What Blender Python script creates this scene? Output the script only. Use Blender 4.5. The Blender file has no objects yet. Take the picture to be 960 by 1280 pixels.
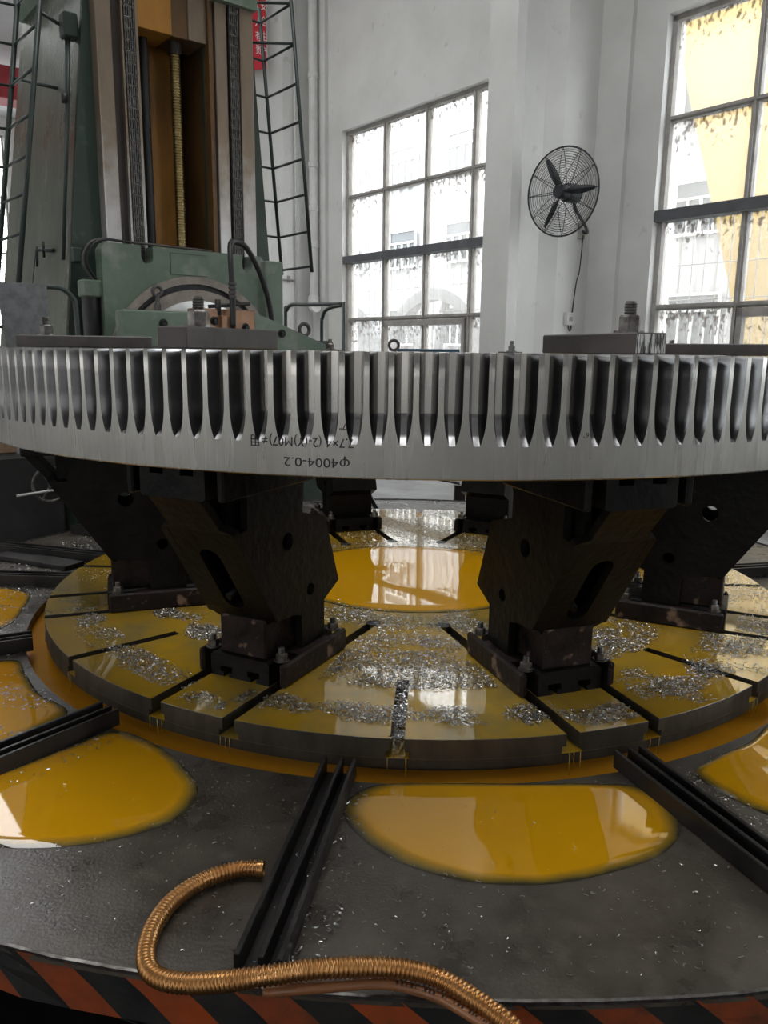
import bpy, math, random
from mathutils import Vector, Matrix
from mathutils.geometry import tessellate_polygon
random.seed(7)
PI = math.pi
SC = bpy.context.scene
COL = SC.collection

# ------------------------------------------------------------------ camera, world, exposure
Z0 = 1.75                                    # eye height above the hall floor
cam_d = bpy.data.cameras.new('camera')
cam_d.sensor_fit = 'VERTICAL'
cam_d.sensor_height = 36.0
cam_d.lens = 36.0 * 982.17 / 1280.0
cam_d.clip_end = 200
cam = bpy.data.objects.new('camera', cam_d)
COL.objects.link(cam)
cam.matrix_world = (Matrix.Translation((0, 0, Z0)) @ Matrix.Rotation(PI / 2 - 0.2014, 4, 'X')
                    @ Matrix.Rotation(0.0126, 4, 'Z'))
SC.camera = cam

world = bpy.data.worlds.new('overcast'); SC.world = world
world.use_nodes = True
bg = world.node_tree.nodes['Background']
bg.inputs['Color'].default_value = (0.93, 0.96, 1.0, 1)
bg.inputs['Strength'].default_value = 5.4
vs = SC.view_settings
vs.view_transform = 'Standard'; vs.look = 'None'; vs.gamma = 1.0; vs.use_curve_mapping = False
vs.exposure = 1.0

TH = math.radians(-51.6)                     # the hall runs along this heading
CU, SU = math.cos(TH), math.sin(TH)
def bf(s, v, z):                             # hall coordinates -> world
    return Vector((s * CU - v * SU, s * SU + v * CU, z + Z0))

def area(name, s, v, z, w, h, normal, radiance, color=(1, 1, 1)):
    d = bpy.data.lights.new(name, 'AREA'); d.shape = 'RECTANGLE'; d.size = w; d.size_y = h
    d.energy = radiance * PI * w * h; d.color = color
    o = bpy.data.objects.new(name, d); COL.objects.link(o)
    o.location = bf(s, v, z)
    n = Vector(normal); n = Vector((n.x * CU - n.y * SU, n.x * SU + n.y * CU, n.z))
    if abs(n.z) > .9:
        o.rotation_euler = (0, 0, TH)
    else:
        o.rotation_euler = n.to_track_quat('-Z', 'Y').to_euler()
    return o
WIN_L = 0.85
SKY_L = 2.3
for k in range(6):                           # fill lamps added before the opaque panes of the unseen opposite wall
    area('window_fill', -21.4 + 6 * k, -7.9, 1.6, 3.9, 3.8, (0, 1, 0), WIN_L)
for k in range(2):                           # fill lamps added before opaque gable panes behind the camera
    area('gable_fill', 11.9, -4.0 + 6 * k, 2.0, 4.0, 4.5, (-1, 0, 0), WIN_L * .3)
for k in range(3):                           # roof lights
    area('roof_light', -18 + 7.5 * k, 2.0, 7.42, 6.0, 2.6, (0, 0, -1), SKY_L)

# ------------------------------------------------------------------ materials
def mat(name, c1, c2=None, scale=4.0, rough=.5, rough2=None, metal=0.0, bump=0.0, bscale=None,
        coords='Object', stretch=(1, 1, 1), lo=.35, hi=.65, spec=.5, coat=0.0, detail=5, tint3=None):
    m = bpy.data.materials.new(name); m.use_nodes = True
    nt = m.node_tree; N = nt.nodes; L = nt.links
    b = N['Principled BSDF']
    b.inputs['Base Color'].default_value = (*c1, 1); b.inputs['Roughness'].default_value = rough
    b.inputs['Metallic'].default_value = metal; b.inputs['Specular IOR Level'].default_value = spec
    if coat:
        b.inputs['Coat Weight'].default_value = coat; b.inputs['Coat Roughness'].default_value = .02; b.inputs['Coat IOR'].default_value = 1.75
    if coords == 'World':
        src = N.new('ShaderNodeNewGeometry').outputs['Position']
    else:
        src = N.new('ShaderNodeTexCoord').outputs['Object']
    mp = N.new('ShaderNodeMapping'); mp.inputs['Scale'].default_value = stretch
    L.new(src, mp.inputs['Vector'])
    if c2 or rough2 is not None:
        n = N.new('ShaderNodeTexNoise'); n.inputs['Scale'].default_value = scale; n.inputs['Detail'].default_value = detail
        n.inputs['Roughness'].default_value = .62
        L.new(mp.outputs[0], n.inputs['Vector'])
        r = N.new('ShaderNodeMapRange'); r.inputs[1].default_value = lo; r.inputs[2].default_value = hi
        L.new(n.outputs[0], r.inputs[0])
        if c2:
            mx = N.new('ShaderNodeMix'); mx.data_type = 'RGBA'
            mx.inputs[6].default_value = (*c1, 1); mx.inputs[7].default_value = (*c2, 1)
            L.new(r.outputs[0], mx.inputs[0]); out = mx.outputs[2]
            if tint3:
                n3 = N.new('ShaderNodeTexNoise'); n3.inputs['Scale'].default_value = tint3[1]; n3.inputs['Detail'].default_value = 6
                L.new(mp.outputs[0], n3.inputs['Vector'])
                r3 = N.new('ShaderNodeMapRange'); r3.inputs[1].default_value = tint3[2]; r3.inputs[2].default_value = tint3[3]
                L.new(n3.outputs[0], r3.inputs[0])
                m3 = N.new('ShaderNodeMix'); m3.data_type = 'RGBA'; m3.inputs[7].default_value = (*tint3[0], 1)
                L.new(out, m3.inputs[6]); L.new(r3.outputs[0], m3.inputs[0]); out = m3.outputs[2]
            L.new(out, b.inputs['Base Color'])
        if rough2 is not None:
            rr = N.new('ShaderNodeMapRange'); rr.inputs[3].default_value = rough; rr.inputs[4].default_value = rough2
            L.new(r.outputs[0], rr.inputs[0]); L.new(rr.outputs[0], b.inputs['Roughness'])
    if bump:
        n2 = N.new('ShaderNodeTexNoise'); n2.inputs['Scale'].default_value = bscale or scale * 4; n2.inputs['Detail'].default_value = 4
        L.new(mp.outputs[0], n2.inputs['Vector'])
        bp = N.new('ShaderNodeBump'); bp.inputs['Strength'].default_value = bump; bp.inputs['Distance'].default_value = .01
        L.new(n2.outputs[0], bp.inputs['Height']); L.new(bp.outputs[0], b.inputs['Normal'])
    return m

M = {}
M['wall'] = mat('white_limewash', (.70, .70, .68), (.62, .62, .60), 1.2, rough=.85, bump=.15, bscale=6, tint3=((.5, .49, .46), 5, .66, .8))
M['concrete'] = mat('concrete_floor', (.34, .34, .34), (.24, .24, .235), 1.5, rough=.5, rough2=.75)
M['ceiling'] = mat('ceiling_sheet', (.62, .62, .62), (.56, .56, .56), .8, rough=.8)
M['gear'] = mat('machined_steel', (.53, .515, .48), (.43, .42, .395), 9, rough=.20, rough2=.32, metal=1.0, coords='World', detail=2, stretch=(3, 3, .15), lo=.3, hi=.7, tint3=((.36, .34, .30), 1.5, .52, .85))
M['groove'] = mat('shaded_cut_steel', (.36, .36, .36), (.32, .32, .32), 30, rough=.20, metal=1.0, detail=1, coords='World', stretch=(2, 2, .2))  # same steel as the gear; gullet shade is put into the base colour
M['black_iron'] = mat('oily_black_iron', (.004, .004, .004), (.010, .009, .008), 6, rough=.28, rough2=.5, bump=.35, bscale=28, tint3=((.028, .018, .011), 9, .66, .80), spec=.16)
M['black_rust'] = mat('oily_rusty_iron', (.007, .006, .006), (.030, .018, .015), 9, rough=.3, rough2=.6, bump=.4, bscale=30, tint3=((.24, .16, .115), 14, .60, .70), spec=.2)
M['red_oxide'] = mat('red_oxide_iron', (.10, .05, .045), (.035, .02, .018), 9, rough=.4, rough2=.6, bump=.3)
M['dark_steel'] = mat('dark_bar_steel', (.060, .056, .056), (.11, .098, .095), 7, rough=.35, rough2=.6, metal=.3, bump=.1)
M['saw_cut'] = mat('saw_cut_steel', (.70, .70, .68), (.04, .04, .04), 6, rough=.5, metal=0, stretch=(1, 34, 3.5), lo=.44, hi=.56)
M['bolt'] = mat('worn_bolt_steel', (.24, .23, .215), (.09, .082, .075), 25, rough=.3, rough2=.5, metal=.9)
M['tray'] = mat('wet_tray_steel', (.052, .044, .035), (.098, .083, .066), 5, rough=.24, rough2=.46, bump=.16, bscale=110, coords='World', tint3=((.12, .105, .085), 13, .55, .8), spec=.5)
M['rib'] = mat('black_angle_iron', (.008, .008, .008), (.03, .025, .024), 6, rough=.3, rough2=.55, metal=.2, coords='World')
M['rim_steel'] = mat('oily_table_rim', (.10, .09, .07), (.055, .045, .035), 6, rough=.32, rough2=.5, metal=.5, coords='World', stretch=(2, 2, .6))
M['film'] = mat('coolant_wet_table', (.56, .335, .022), (.29, .225, .075), 2.6, rough=.03, rough2=.10, coords='World', lo=.40, hi=.66, tint3=((.60, .33, .016), 1.3, .54, .66), spec=.6, coat=1.0)
M['trough'] = mat('coolant_trough', (.86, .39, .026), (.74, .31, .02), 3, rough=.05, coords='World')
M['chips'] = mat('bright_chips', (.62, .62, .62), (.30, .30, .30), 40, rough=.25, rough2=.35, metal=1.0, coords='World')
M['green'] = mat('green_machine_paint', (.030, .052, .038), (.021, .038, .028), 3, rough=.32, rough2=.5, tint3=((.09, .095, .075), 8, .62, .8))
M['green_lite'] = mat('worn_green_paint', (.15, .205, .15), (.10, .15, .108), 3, rough=.32, rough2=.5, tint3=((.30, .32, .28), 6, .52, .8))
M['green_panel'] = mat('oily_side_panel', (.19, .215, .17), (.13, .15, .115), 2.2, rough=.22, rough2=.4, metal=.45, stretch=(1, 1, .3), tint3=((.17, .14, .12), 2.5, .55, .95))
M['pipe_green'] = mat('green_pipe', (.040, .058, .052), (.028, .042, .038), 8, rough=.4)
M['way_tan'] = mat('oily_slideway', (.30, .235, .175), (.19, .145, .105), 2.2, rough=.28, rough2=.45, metal=.55, stretch=(1, 1, .25), tint3=((.34, .32, .30), 1.6, .56, .75))
def worn_way():                              # oily brown above, polished silver where the head travels
    m = M['way_tan']; nt = m.node_tree; N = nt.nodes; L = nt.links; b = N['Principled BSDF']
    old = b.inputs['Base Color'].links[0].from_socket
    tc = N.new('ShaderNodeTexCoord'); sp = N.new('ShaderNodeSeparateXYZ'); L.new(tc.outputs['Object'], sp.inputs[0])
    n = N.new('ShaderNodeTexNoise'); n.inputs['Scale'].default_value = 9; n.inputs['Detail'].default_value = 5; L.new(tc.outputs['Object'], n.inputs['Vector'])
    a = N.new('ShaderNodeMath'); a.operation = 'MULTIPLY_ADD'; a.inputs[1].default_value = .9; L.new(n.outputs[0], a.inputs[0]); L.new(sp.outputs['Z'], a.inputs[2])
    r = N.new('ShaderNodeMapRange'); r.inputs[1].default_value = 3.05; r.inputs[2].default_value = 3.75; r.inputs[3].default_value = 1; r.inputs[4].default_value = 0
    L.new(a.outputs[0], r.inputs[0])
    mx = N.new('ShaderNodeMix'); mx.data_type = 'RGBA'; mx.inputs[7].default_value = (.50, .485, .47, 1)
    L.new(r.outputs[0], mx.inputs[0]); L.new(old, mx.inputs[6]); L.new(mx.outputs[2], b.inputs['Base Color'])
worn_way()
M['way_dark'] = mat('dark_slideway', (.055, .045, .04), (.03, .025, .022), 3, rough=.35, metal=.3, stretch=(1, 1, .3))
M['chain'] = mat('leaf_chain', (.17, .165, .155), (.07, .066, .06), 30, rough=.42, metal=.7)
M['rust_oil'] = mat('rusty_oil_casting', (.46, .21, .025), (.22, .10, .018), 2.4, rough=.4, stretch=(1, 1, .4))
M['rust_dark'] = mat('dark_oil_casting', (.13, .065, .018), (.055, .030, .012), 3, rough=.45, stretch=(1, 1, .4))
M['mat'] = mat('floor_shade_black', (.006, .006, .006), (.010, .010, .010), 6, rough=.95, spec=.08)  # near-black for the sheet that stands in for floor shade
M['black'] = mat('black_rubber', (.010, .010, .011), (.02, .02, .021), 6, rough=.45)
M['brass'] = mat('brass_screw', (.46, .36, .17), (.33, .25, .11), 8, rough=.3, metal=.9)
M['hose'] = mat('copper_flex_hose', (.62, .33, .13), (.44, .21, .07), 14, rough=.22, rough2=.38, metal=.9, coords='World')
M['tube'] = mat('amber_tube', (.30, .13, .055), (.22, .09, .04), 8, rough=.22, coords='World')
M['print'] = mat('black_print', (.012, .012, .014), (.02, .02, .02), 5, rough=.6)
M['stone'] = mat('worn_ring_metal', (.33, .29, .25), (.22, .19, .165), 9, rough=.5, metal=.3)
M['bright'] = mat('bright_machined', (.74, .74, .72), (.66, .66, .65), 6, rough=.28, metal=.8)
M['copper'] = mat('copper_plate', (.36, .205, .12), (.24, .135, .085), 9, rough=.4, metal=.45)
M['frame'] = mat('painted_window_frame', (.40, .385, .36), (.30, .285, .265), 8, rough=.6, bump=.1)
M['beam_grey'] = mat('grey_window_beam', (.11, .12, .13), (.08, .085, .09), 6, rough=.6)
M['white_paint'] = mat('white_paint', (.70, .70, .68), (.60, .60, .57), 4, rough=.6)
M['red'] = mat('red_banner_cloth', (.62, .035, .055), (.54, .03, .045), 5, rough=.7)
M['white_print'] = mat('white_print', (.85, .83, .82), (.8, .8, .8), 5, rough=.7)
M['orange_paint'] = mat('orange_hazard_paint', (.34, .062, .011), (.17, .04, .012), 7, rough=.5, rough2=.7, coords='World', tint3=((.06, .03, .02), 14, .6, .72))
M['black_paint'] = mat('black_hazard_paint', (.014, .014, .015), (.03, .028, .026), 9, rough=.5, coords='World')
M['void'] = mat('shade_black', (.02, .02, .02), (.03, .03, .03), 5, rough=.7)  # near-black plinth and box, shade put into the colour
M['fan'] = mat('black_fan_enamel', (.018, .022, .026), (.03, .034, .038), 8, rough=.4)
M['facade'] = mat('white_cladding', (.44, .44, .44), (.40, .40, .40), .6, rough=.7)
M['fglass'] = mat('facade_glass', (.085, .095, .10), (.07, .08, .085), .8, rough=.35)
M['yellow'] = mat('yellow_gantry_paint', (.36, .235, .05), (.32, .21, .045), 1.0, rough=.5)
M['wheelgrey'] = mat('grey_cast_wheel', (.24, .24, .24), (.2, .2, .2), 2, rough=.6)
M['wood'] = mat('oily_wood', (.40, .27, .17), (.26, .17, .10), 8, rough=.6, stretch=(1, 4, 1))
M['grey_panel'] = mat('brushed_grey_panel', (.20, .205, .21), (.135, .14, .145), 14, rough=.35, metal=.55, lo=.42, hi=.62)
M['blue'] = mat('blue_plate_paint', (.06, .12, .19), (.04, .09, .14), 6, rough=.5)
M['red_paint'] = mat('red_girder_paint', (.40, .04, .05), (.33, .04, .05), 2, rough=.6)

def pane_material(name, dirt):
    m = bpy.data.materials.new(name); m.use_nodes = True
    nt = m.node_tree; N = nt.nodes; L = nt.links
    for n in list(N): N.remove(n)
    out = N.new('ShaderNodeOutputMaterial')
    tr = N.new('ShaderNodeBsdfTransparent'); tr.inputs[0].default_value = (.96, .97, .97, 1)
    tl = N.new('ShaderNodeBsdfTranslucent'); tl.inputs[0].default_value = (.85, .84, .82, 1)
    df = N.new('ShaderNodeBsdfDiffuse'); df.inputs[0].default_value = (.20, .14, .10, 1)
    gl = N.new('ShaderNodeBsdfGlossy'); gl.inputs[1].default_value = .05
    tc = N.new('ShaderNodeTexCoord')
    sep = N.new('ShaderNodeSeparateXYZ'); L.new(tc.outputs['Object'], sep.inputs[0])
    n1 = N.new('ShaderNodeTexNoise'); n1.inputs['Scale'].default_value = 22; n1.inputs['Detail'].default_value = 6
    geo = N.new('ShaderNodeNewGeometry'); mp = N.new('ShaderNodeMapping'); mp.inputs['Scale'].default_value = (1, 1, .7)
    L.new(geo.outputs['Position'], mp.inputs[0]); L.new(mp.outputs[0], n1.inputs['Vector'])
    # stains gather along the upper edge of a pane
    mr = N.new('ShaderNodeMapRange'); mr.inputs[1].default_value = -.15; mr.inputs[2].default_value = .5
    mr.inputs[3].default_value = 0.0; mr.inputs[4].default_value = .27 * dirt
    L.new(sep.outputs['Z'], mr.inputs[0])
    ad = N.new('ShaderNodeMath'); ad.operation = 'ADD'; L.new(n1.outputs[0], ad.inputs[0]); L.new(mr.outputs[0], ad.inputs[1])
    st = N.new('ShaderNodeMapRange'); st.inputs[1].default_value = .74; st.inputs[2].default_value = .84; st.inputs[4].default_value = .55
    L.new(ad.outputs[0], st.inputs[0])
    mx1 = N.new('ShaderNodeMixShader'); mx1.inputs[0].default_value = .03 + .12 * dirt
    L.new(tr.outputs[0], mx1.inputs[1]); L.new(tl.outputs[0], mx1.inputs[2])
    mx2 = N.new('ShaderNodeMixShader'); L.new(st.outputs[0], mx2.inputs[0]); L.new(mx1.outputs[0], mx2.inputs[1]); L.new(df.outputs[0], mx2.inputs[2])
    lw = N.new('ShaderNodeLayerWeight'); lw.inputs[0].default_value = .5
    fr = N.new('ShaderNodeMath'); fr.operation = 'POWER'; fr.inputs[1].default_value = 5.0
    L.new(lw.outputs['Facing'], fr.inputs[0])
    mx3 = N.new('ShaderNodeMixShader'); L.new(fr.outputs[0], mx3.inputs[0]); L.new(mx2.outputs[0], mx3.inputs[1]); L.new(gl.outputs[0], mx3.inputs[2])
    L.new(mx3.outputs[0], out.inputs[0])
    return m
M['sky_block'] = mat('opaque_sky_block', (.25, .25, .25), (.2, .2, .2), 3, rough=.5)  # opaque grey for the added panes that shut out the sky
M['pane'] = pane_material('dusty_glass', 1.0)
M['pane_clean'] = pane_material('clean_glass', 0.0)

def puddle_material():
    m = bpy.data.materials.new('coolant_puddle'); m.use_nodes = True
    nt = m.node_tree; N = nt.nodes; L = nt.links; b = N['Principled BSDF']
    at = N.new('ShaderNodeAttribute'); at.attribute_name = 'depth'
    n = N.new('ShaderNodeTexNoise'); n.inputs['Scale'].default_value = 9; n.inputs['Detail'].default_value = 4
    g = N.new('ShaderNodeNewGeometry'); L.new(g.outputs['Position'], n.inputs['Vector'])
    ma = N.new('ShaderNodeMath'); ma.operation = 'MULTIPLY_ADD'; ma.inputs[1].default_value = .25; ma.inputs[2].default_value = -.125
    L.new(n.outputs[0], ma.inputs[0])
    ad = N.new('ShaderNodeMath'); ad.operation = 'ADD'; L.new(at.outputs['Fac'], ad.inputs[0]); L.new(ma.outputs[0], ad.inputs[1])
    cr = N.new('ShaderNodeValToRGB'); e = cr.color_ramp.elements
    e[0].position = .02; e[0].color = (.055, .048, .030, 1)
    e[1].position = .36; e[1].color = (.70, .345, .006, 1)
    k = e.new(.10); k.color = (.19, .135, .026, 1)
    L.new(ad.outputs[0], cr.inputs[0]); L.new(cr.outputs[0], b.inputs['Base Color'])
    b.inputs['Roughness'].default_value = .025; b.inputs['IOR'].default_value = 1.75
    return m
M['puddle'] = puddle_material()

# ------------------------------------------------------------------ mesh helpers
class MB:
    def __init__(s): s.v = []; s.f = []; s.mi = []; s.sm = []
    def add(s, vs, fs, mi=0, smooth=False):
        o = len(s.v); s.v += [tuple(p) for p in vs]
        for f in fs: s.f.append(tuple(i + o for i in f)); s.mi.append(mi); s.sm.append(smooth)
        return s
    def box(s, x0, x1, y0, y1, z0, z1, mi=0, bev=0.0):
        if bev:
            b = min(bev, (x1 - x0) / 2.1, (y1 - y0) / 2.1)
            poly = [(x0 + b, y0), (x1 - b, y0), (x1, y0 + b), (x1, y1 - b), (x1 - b, y1), (x0 + b, y1), (x0, y1 - b), (x0, y0 + b)]
            n = 8; c = min(b, (z1 - z0) / 2.1); cx, cy = (x0 + x1) / 2, (y0 + y1) / 2
            ins = []
            for x, y in poly:
                ins.append((min(max(x, x0 + b), x1 - b), min(max(y, y0 + b), y1 - b)))
            ring = [[(x, y, z0) for x, y in ins], [(x, y, z0 + c) for x, y in poly], [(x, y, z1 - c) for x, y in poly], [(x, y, z1) for x, y in ins]]
            vs = sum(ring, []); fs = []
            for k in range(3):
                for i in range(n):
                    j = (i + 1) % n; fs.append((k * n + i, k * n + j, k * n + n + j, k * n + n + i))
            fs.append(tuple(range(n - 1, -1, -1))); fs.append(tuple(range(3 * n, 4 * n)))
            return s.add(vs, fs, mi)
        vs = [(x, y, z) for z in (z0, z1) for x, y in ((x0, y0), (x1, y0), (x1, y1), (x0, y1))]
        return s.add(vs, [(3, 2, 1, 0), (4, 5, 6, 7), (0, 1, 5, 4), (1, 2, 6, 5), (2, 3, 7, 6), (3, 0, 4, 7)], mi)
    def prism(s, outer, holes, fn, a, b, mi=0):
        """closed 2-D outline with holes, extruded from a to b; fn(p, q, t) -> point"""
        loops = [list(outer)] + [list(h) for h in holes]
        flat = [p for l in loops for p in l]; n = len(flat)
        tris = tessellate_polygon([[Vector((p[0], p[1], 0)) for p in l] for l in loops])
        vs = [fn(p[0], p[1], a) for p in flat] + [fn(p[0], p[1], b) for p in flat]
        fs = [tuple(t) for t in tris] + [tuple(i + n for i in reversed(t)) for t in tris]
        o = 0
        for l in loops:
            k = len(l)
            for i in range(k):
                j = (i + 1) % k; fs.append((o + i, o + j, n + o + j, n + o + i))
            o += k
        return s.add(vs, fs, mi)
    def tube(s, path, r, seg=8, mi=0, closed=False, caps=True, smooth=True):
        P = [Vector(p) for p in path]; n = len(P); rad = r if isinstance(r, (list, tuple)) else [r] * n
        vs = []; up = None
        for i in range(n):
            if closed: t = P[(i + 1) % n] - P[i - 1]
            else: t = P[min(i + 1, n - 1)] - P[max(i - 1, 0)]
            t.normalize()
            if up is None:
                up = Vector((0, 0, 1)) if abs(t.z) < .9 else Vector((1, 0, 0))
            x = t.cross(up); x.normalize(); y = x.cross(t); up = y
            for k in range(seg):
                a = 2 * PI * k / seg; vs.append(P[i] + (x * math.cos(a) + y * math.sin(a)) * rad[i])
        fs = []
        for i in range(n if closed else n - 1):
            i2 = (i + 1) % n
            for k in range(seg):
                k2 = (k + 1) % seg; fs.append((i * seg + k, i * seg + k2, i2 * seg + k2, i2 * seg + k))
        s.add(vs, fs, mi, smooth)
        if caps and not closed:
            o = len(s.v) - n * seg
            s.f.append(tuple(o + k for k in range(seg - 1, -1, -1))); s.mi.append(mi); s.sm.append(False)
            s.f.append(tuple(o + (n - 1) * seg + k for k in range(seg))); s.mi.append(mi); s.sm.append(False)
        return s
    def lathe(s, prof, c=(0, 0, 0), seg=32, axis='Z', mi=0, smooth=False, a0=0.0, a1=2 * PI, closed_prof=False):
        full = abs(a1 - a0 - 2 * PI) < 1e-6; n = seg if full else seg + 1; k = len(prof); vs = []
        for i in range(n):
            a = a0 + (a1 - a0) * i / seg; ca, sa = math.cos(a), math.sin(a)
            for r, z in prof:
                if axis == 'Z': p = (r * ca, r * sa, z)
                elif axis == 'X': p = (z, r * ca, r * sa)
                else: p = (r * ca, z, r * sa)
                vs.append((p[0] + c[0], p[1] + c[1], p[2] + c[2]))
        fs = []
        for i in range(seg):
            i2 = (i + 1) % n
            for j in range(k if closed_prof else k - 1):
                j2 = (j + 1) % k; fs.append((i * k + j, i2 * k + j, i2 * k + j2, i * k + j2))
        return s.add(vs, fs, mi, smooth)
    def build(s, name, m, parent=None, loc=(0, 0, 0), rz=0.0):
        o = bpy.data.objects.new(name, s.mesh(name, m)); COL.objects.link(o)
        o.location = loc; o.rotation_euler = (0, 0, rz)
        if parent: o.parent = parent
        return o
    def mesh(s, name, m):
        me = bpy.data.meshes.new(name); me.from_pydata(s.v, [], s.f)
        for q in (m if isinstance(m, (list, tuple)) else [m]): me.materials.append(M[q] if isinstance(q, str) else q)
        me.polygons.foreach_set('material_index', s.mi); me.polygons.foreach_set('use_smooth', s.sm)
        import bmesh
        bm = bmesh.new(); bm.from_mesh(me); bmesh.ops.recalc_face_normals(bm, faces=bm.faces); bm.to_mesh(me); bm.free()
        me.update(); return me

def inst(name, me, parent=None, loc=(0, 0, 0), rot=(0, 0, 0)):
    o = bpy.data.objects.new(name, me); COL.objects.link(o); o.location = loc; o.rotation_euler = rot
    if parent: o.parent = parent
    return o
def tag(o, label=None, cat=None, group=None, kind=None):
    if label: o['label'] = label
    if cat: o['category'] = cat
    if group: o['group'] = group
    if kind: o['kind'] = kind
    return o
def empty(name, loc, rz=0.0):
    o = bpy.data.objects.new(name, None); COL.objects.link(o); o.location = loc; o.rotation_euler = (0, 0, rz); o.empty_display_size = .1
    return o
def thing(name, label, cat, loc, rz=0.0, group=None):
    return tag(empty(name, loc, rz), label, cat, group)
XYZ = lambda p, q, t: (p, q, t)
XZY = lambda p, q, t: (p, t, q)
YZX = lambda p, q, t: (t, p, q)
def circ(cx, cy, r, n=20, ry=None): return [(cx + r * math.cos(2 * PI * i / n), cy + (ry or r) * math.sin(2 * PI * i / n)) for i in range(n)]
def hexnut(mb, x, y, z, r, h, mi=0, rot=0.0, washer=True, stud=.5):
    if washer: mb.lathe([(0, z), (r * 1.35, z), (r * 1.35, z + h * .16), (0, z + h * .16)], (x, y, 0), 16, mi=mi); z += h * .16
    pts = [(x + r * math.cos(rot + k * PI / 3), y + r * math.sin(rot + k * PI / 3)) for k in range(6)]
    ins = [(x + .86 * r * math.cos(rot + k * PI / 3), y + .86 * r * math.sin(rot + k * PI / 3)) for k in range(6)]
    vs = [(a, b, z) for a, b in pts] + [(a, b, z + h * .88) for a, b in pts] + [(a, b, z + h) for a, b in ins]
    fs = [(k, (k + 1) % 6, 6 + (k + 1) % 6, 6 + k) for k in range(6)] + [(6 + k, 6 + (k + 1) % 6, 12 + (k + 1) % 6, 12 + k) for k in range(6)] + [tuple(range(12, 18)), tuple(range(5, -1, -1))]
    mb.add(vs, fs, mi)
    if stud:
        prof = []; zz = z + h; r2 = r * .56; n = 5
        for i in range(n):
            za = zz + h * stud * i / n; zb = zz + h * stud * (i + 1) / n
            prof += [(r2, za), (r2 * .88, (za + zb) / 2)]
        prof += [(r2 * .85, zz + h * stud), (0, zz + h * stud)]
        mb.lathe(prof, (x, y, 0), 14, mi=mi)
def catmull(pts, n=8, closed=False):
    P = [Vector(p) for p in pts]; out = []; k = len(P)
    for i in range(k if closed else k - 1):
        if closed: a, b, c, d = P[i - 1], P[i], P[(i + 1) % k], P[(i + 2) % k]
        else: a, b, c, d = P[max(i - 1, 0)], P[i], P[i + 1], P[min(i + 2, k - 1)]
        for j in range(n):
            t = j / n
            out.append(.5 * ((2 * b) + (c - a) * t + (2 * a - 5 * b + 4 * c - d) * t * t + (3 * b - a - 3 * c + d) * t ** 3))
    if not closed: out.append(P[-1])
    return out

# ------------------------------------------------------------------ the hall
WV = 8.05; FLOOR = -1.75; CEIL = 7.5
def hall(mb, name, m, kind='structure'):
    o = mb.build(name, m, None, (0, 0, Z0), TH); o['kind'] = kind; return o
hall(MB().box(-40, 20, -30, 60, FLOOR - .2, FLOOR), 'floor', 'concrete')
hall(MB().box(-30, 12, -8, 8.4, CEIL, CEIL + .2), 'ceiling', 'ceiling')
WIN_S = [-17.4, -11.4, -5.4, .6, 6.6]
ZB, ZT = -.5, 3.55
def window_wall(v0, v1, starts, smin, smax):
    mb = MB(); e = smin
    for s in starts:
        mb.box(e, s, v0, v1, FLOOR, CEIL); mb.box(s, s + 4, v0, v1, FLOOR, ZB); mb.box(s, s + 4, v0, v1, ZT, CEIL); e = s + 4
    mb.box(e, smax, v0, v1, FLOOR, CEIL)
    return mb
hall(window_wall(WV, 8.4, WIN_S, -30, 12), 'wall_right', 'wall')
hall(window_wall(-8.4, -8.0, [-23.4 + 6 * k for k in range(6)], -30, 12), 'wall_left', 'wall')
mbb = MB(); mbb.box(-30.3, -30, -8.4, 2.6, FLOOR, CEIL); mbb.box(-30.3, -30, 7.4, 8.4, FLOOR, CEIL); mbb.box(-30.3, -30, 2.6, 7.4, FLOOR, -.5); mbb.box(-30.3, -30, 2.6, 7.4, 6.9, CEIL)
hall(mbb, 'wall_back', 'wall')
mbf = MB(); mbf.box(12, 12.3, -8.4, 8.4, FLOOR, -.3); mbf.box(12, 12.3, -8.4, 8.4, 4.3, CEIL)
for a, b in ((-8.4, -6.0), (-2, 0), (4, 8.4)): mbf.box(12, 12.3, a, b, -.3, 4.3)
hall(mbf, 'wall_front', 'wall')
# concrete I-section columns with a pier behind each
def pillar(n, sc):
    f = .2; w = .075
    poly = [(-f, 6.6), (f, 6.6), (f, 6.735), (w, 6.90), (w, 7.22), (f, 7.41), (f, WV), (-f, WV), (-f, 7.41), (-w, 7.22), (-w, 6.90), (-f, 6.735)]
    mb = MB().prism([(p + sc, q) for p, q in poly], [], XYZ, FLOOR, CEIL)
    mb.box(sc - .6, sc - f, WV - .07, WV, FLOOR, CEIL); mb.box(sc + f, sc + .6, WV - .07, WV, FLOOR, CEIL)
    hall(mb, 'trim_%d' % n, 'wall')
for n, sc in enumerate((-18.4, -12.4, -6.4, -.4, 5.6)): pillar(n + 1, sc)

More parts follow.
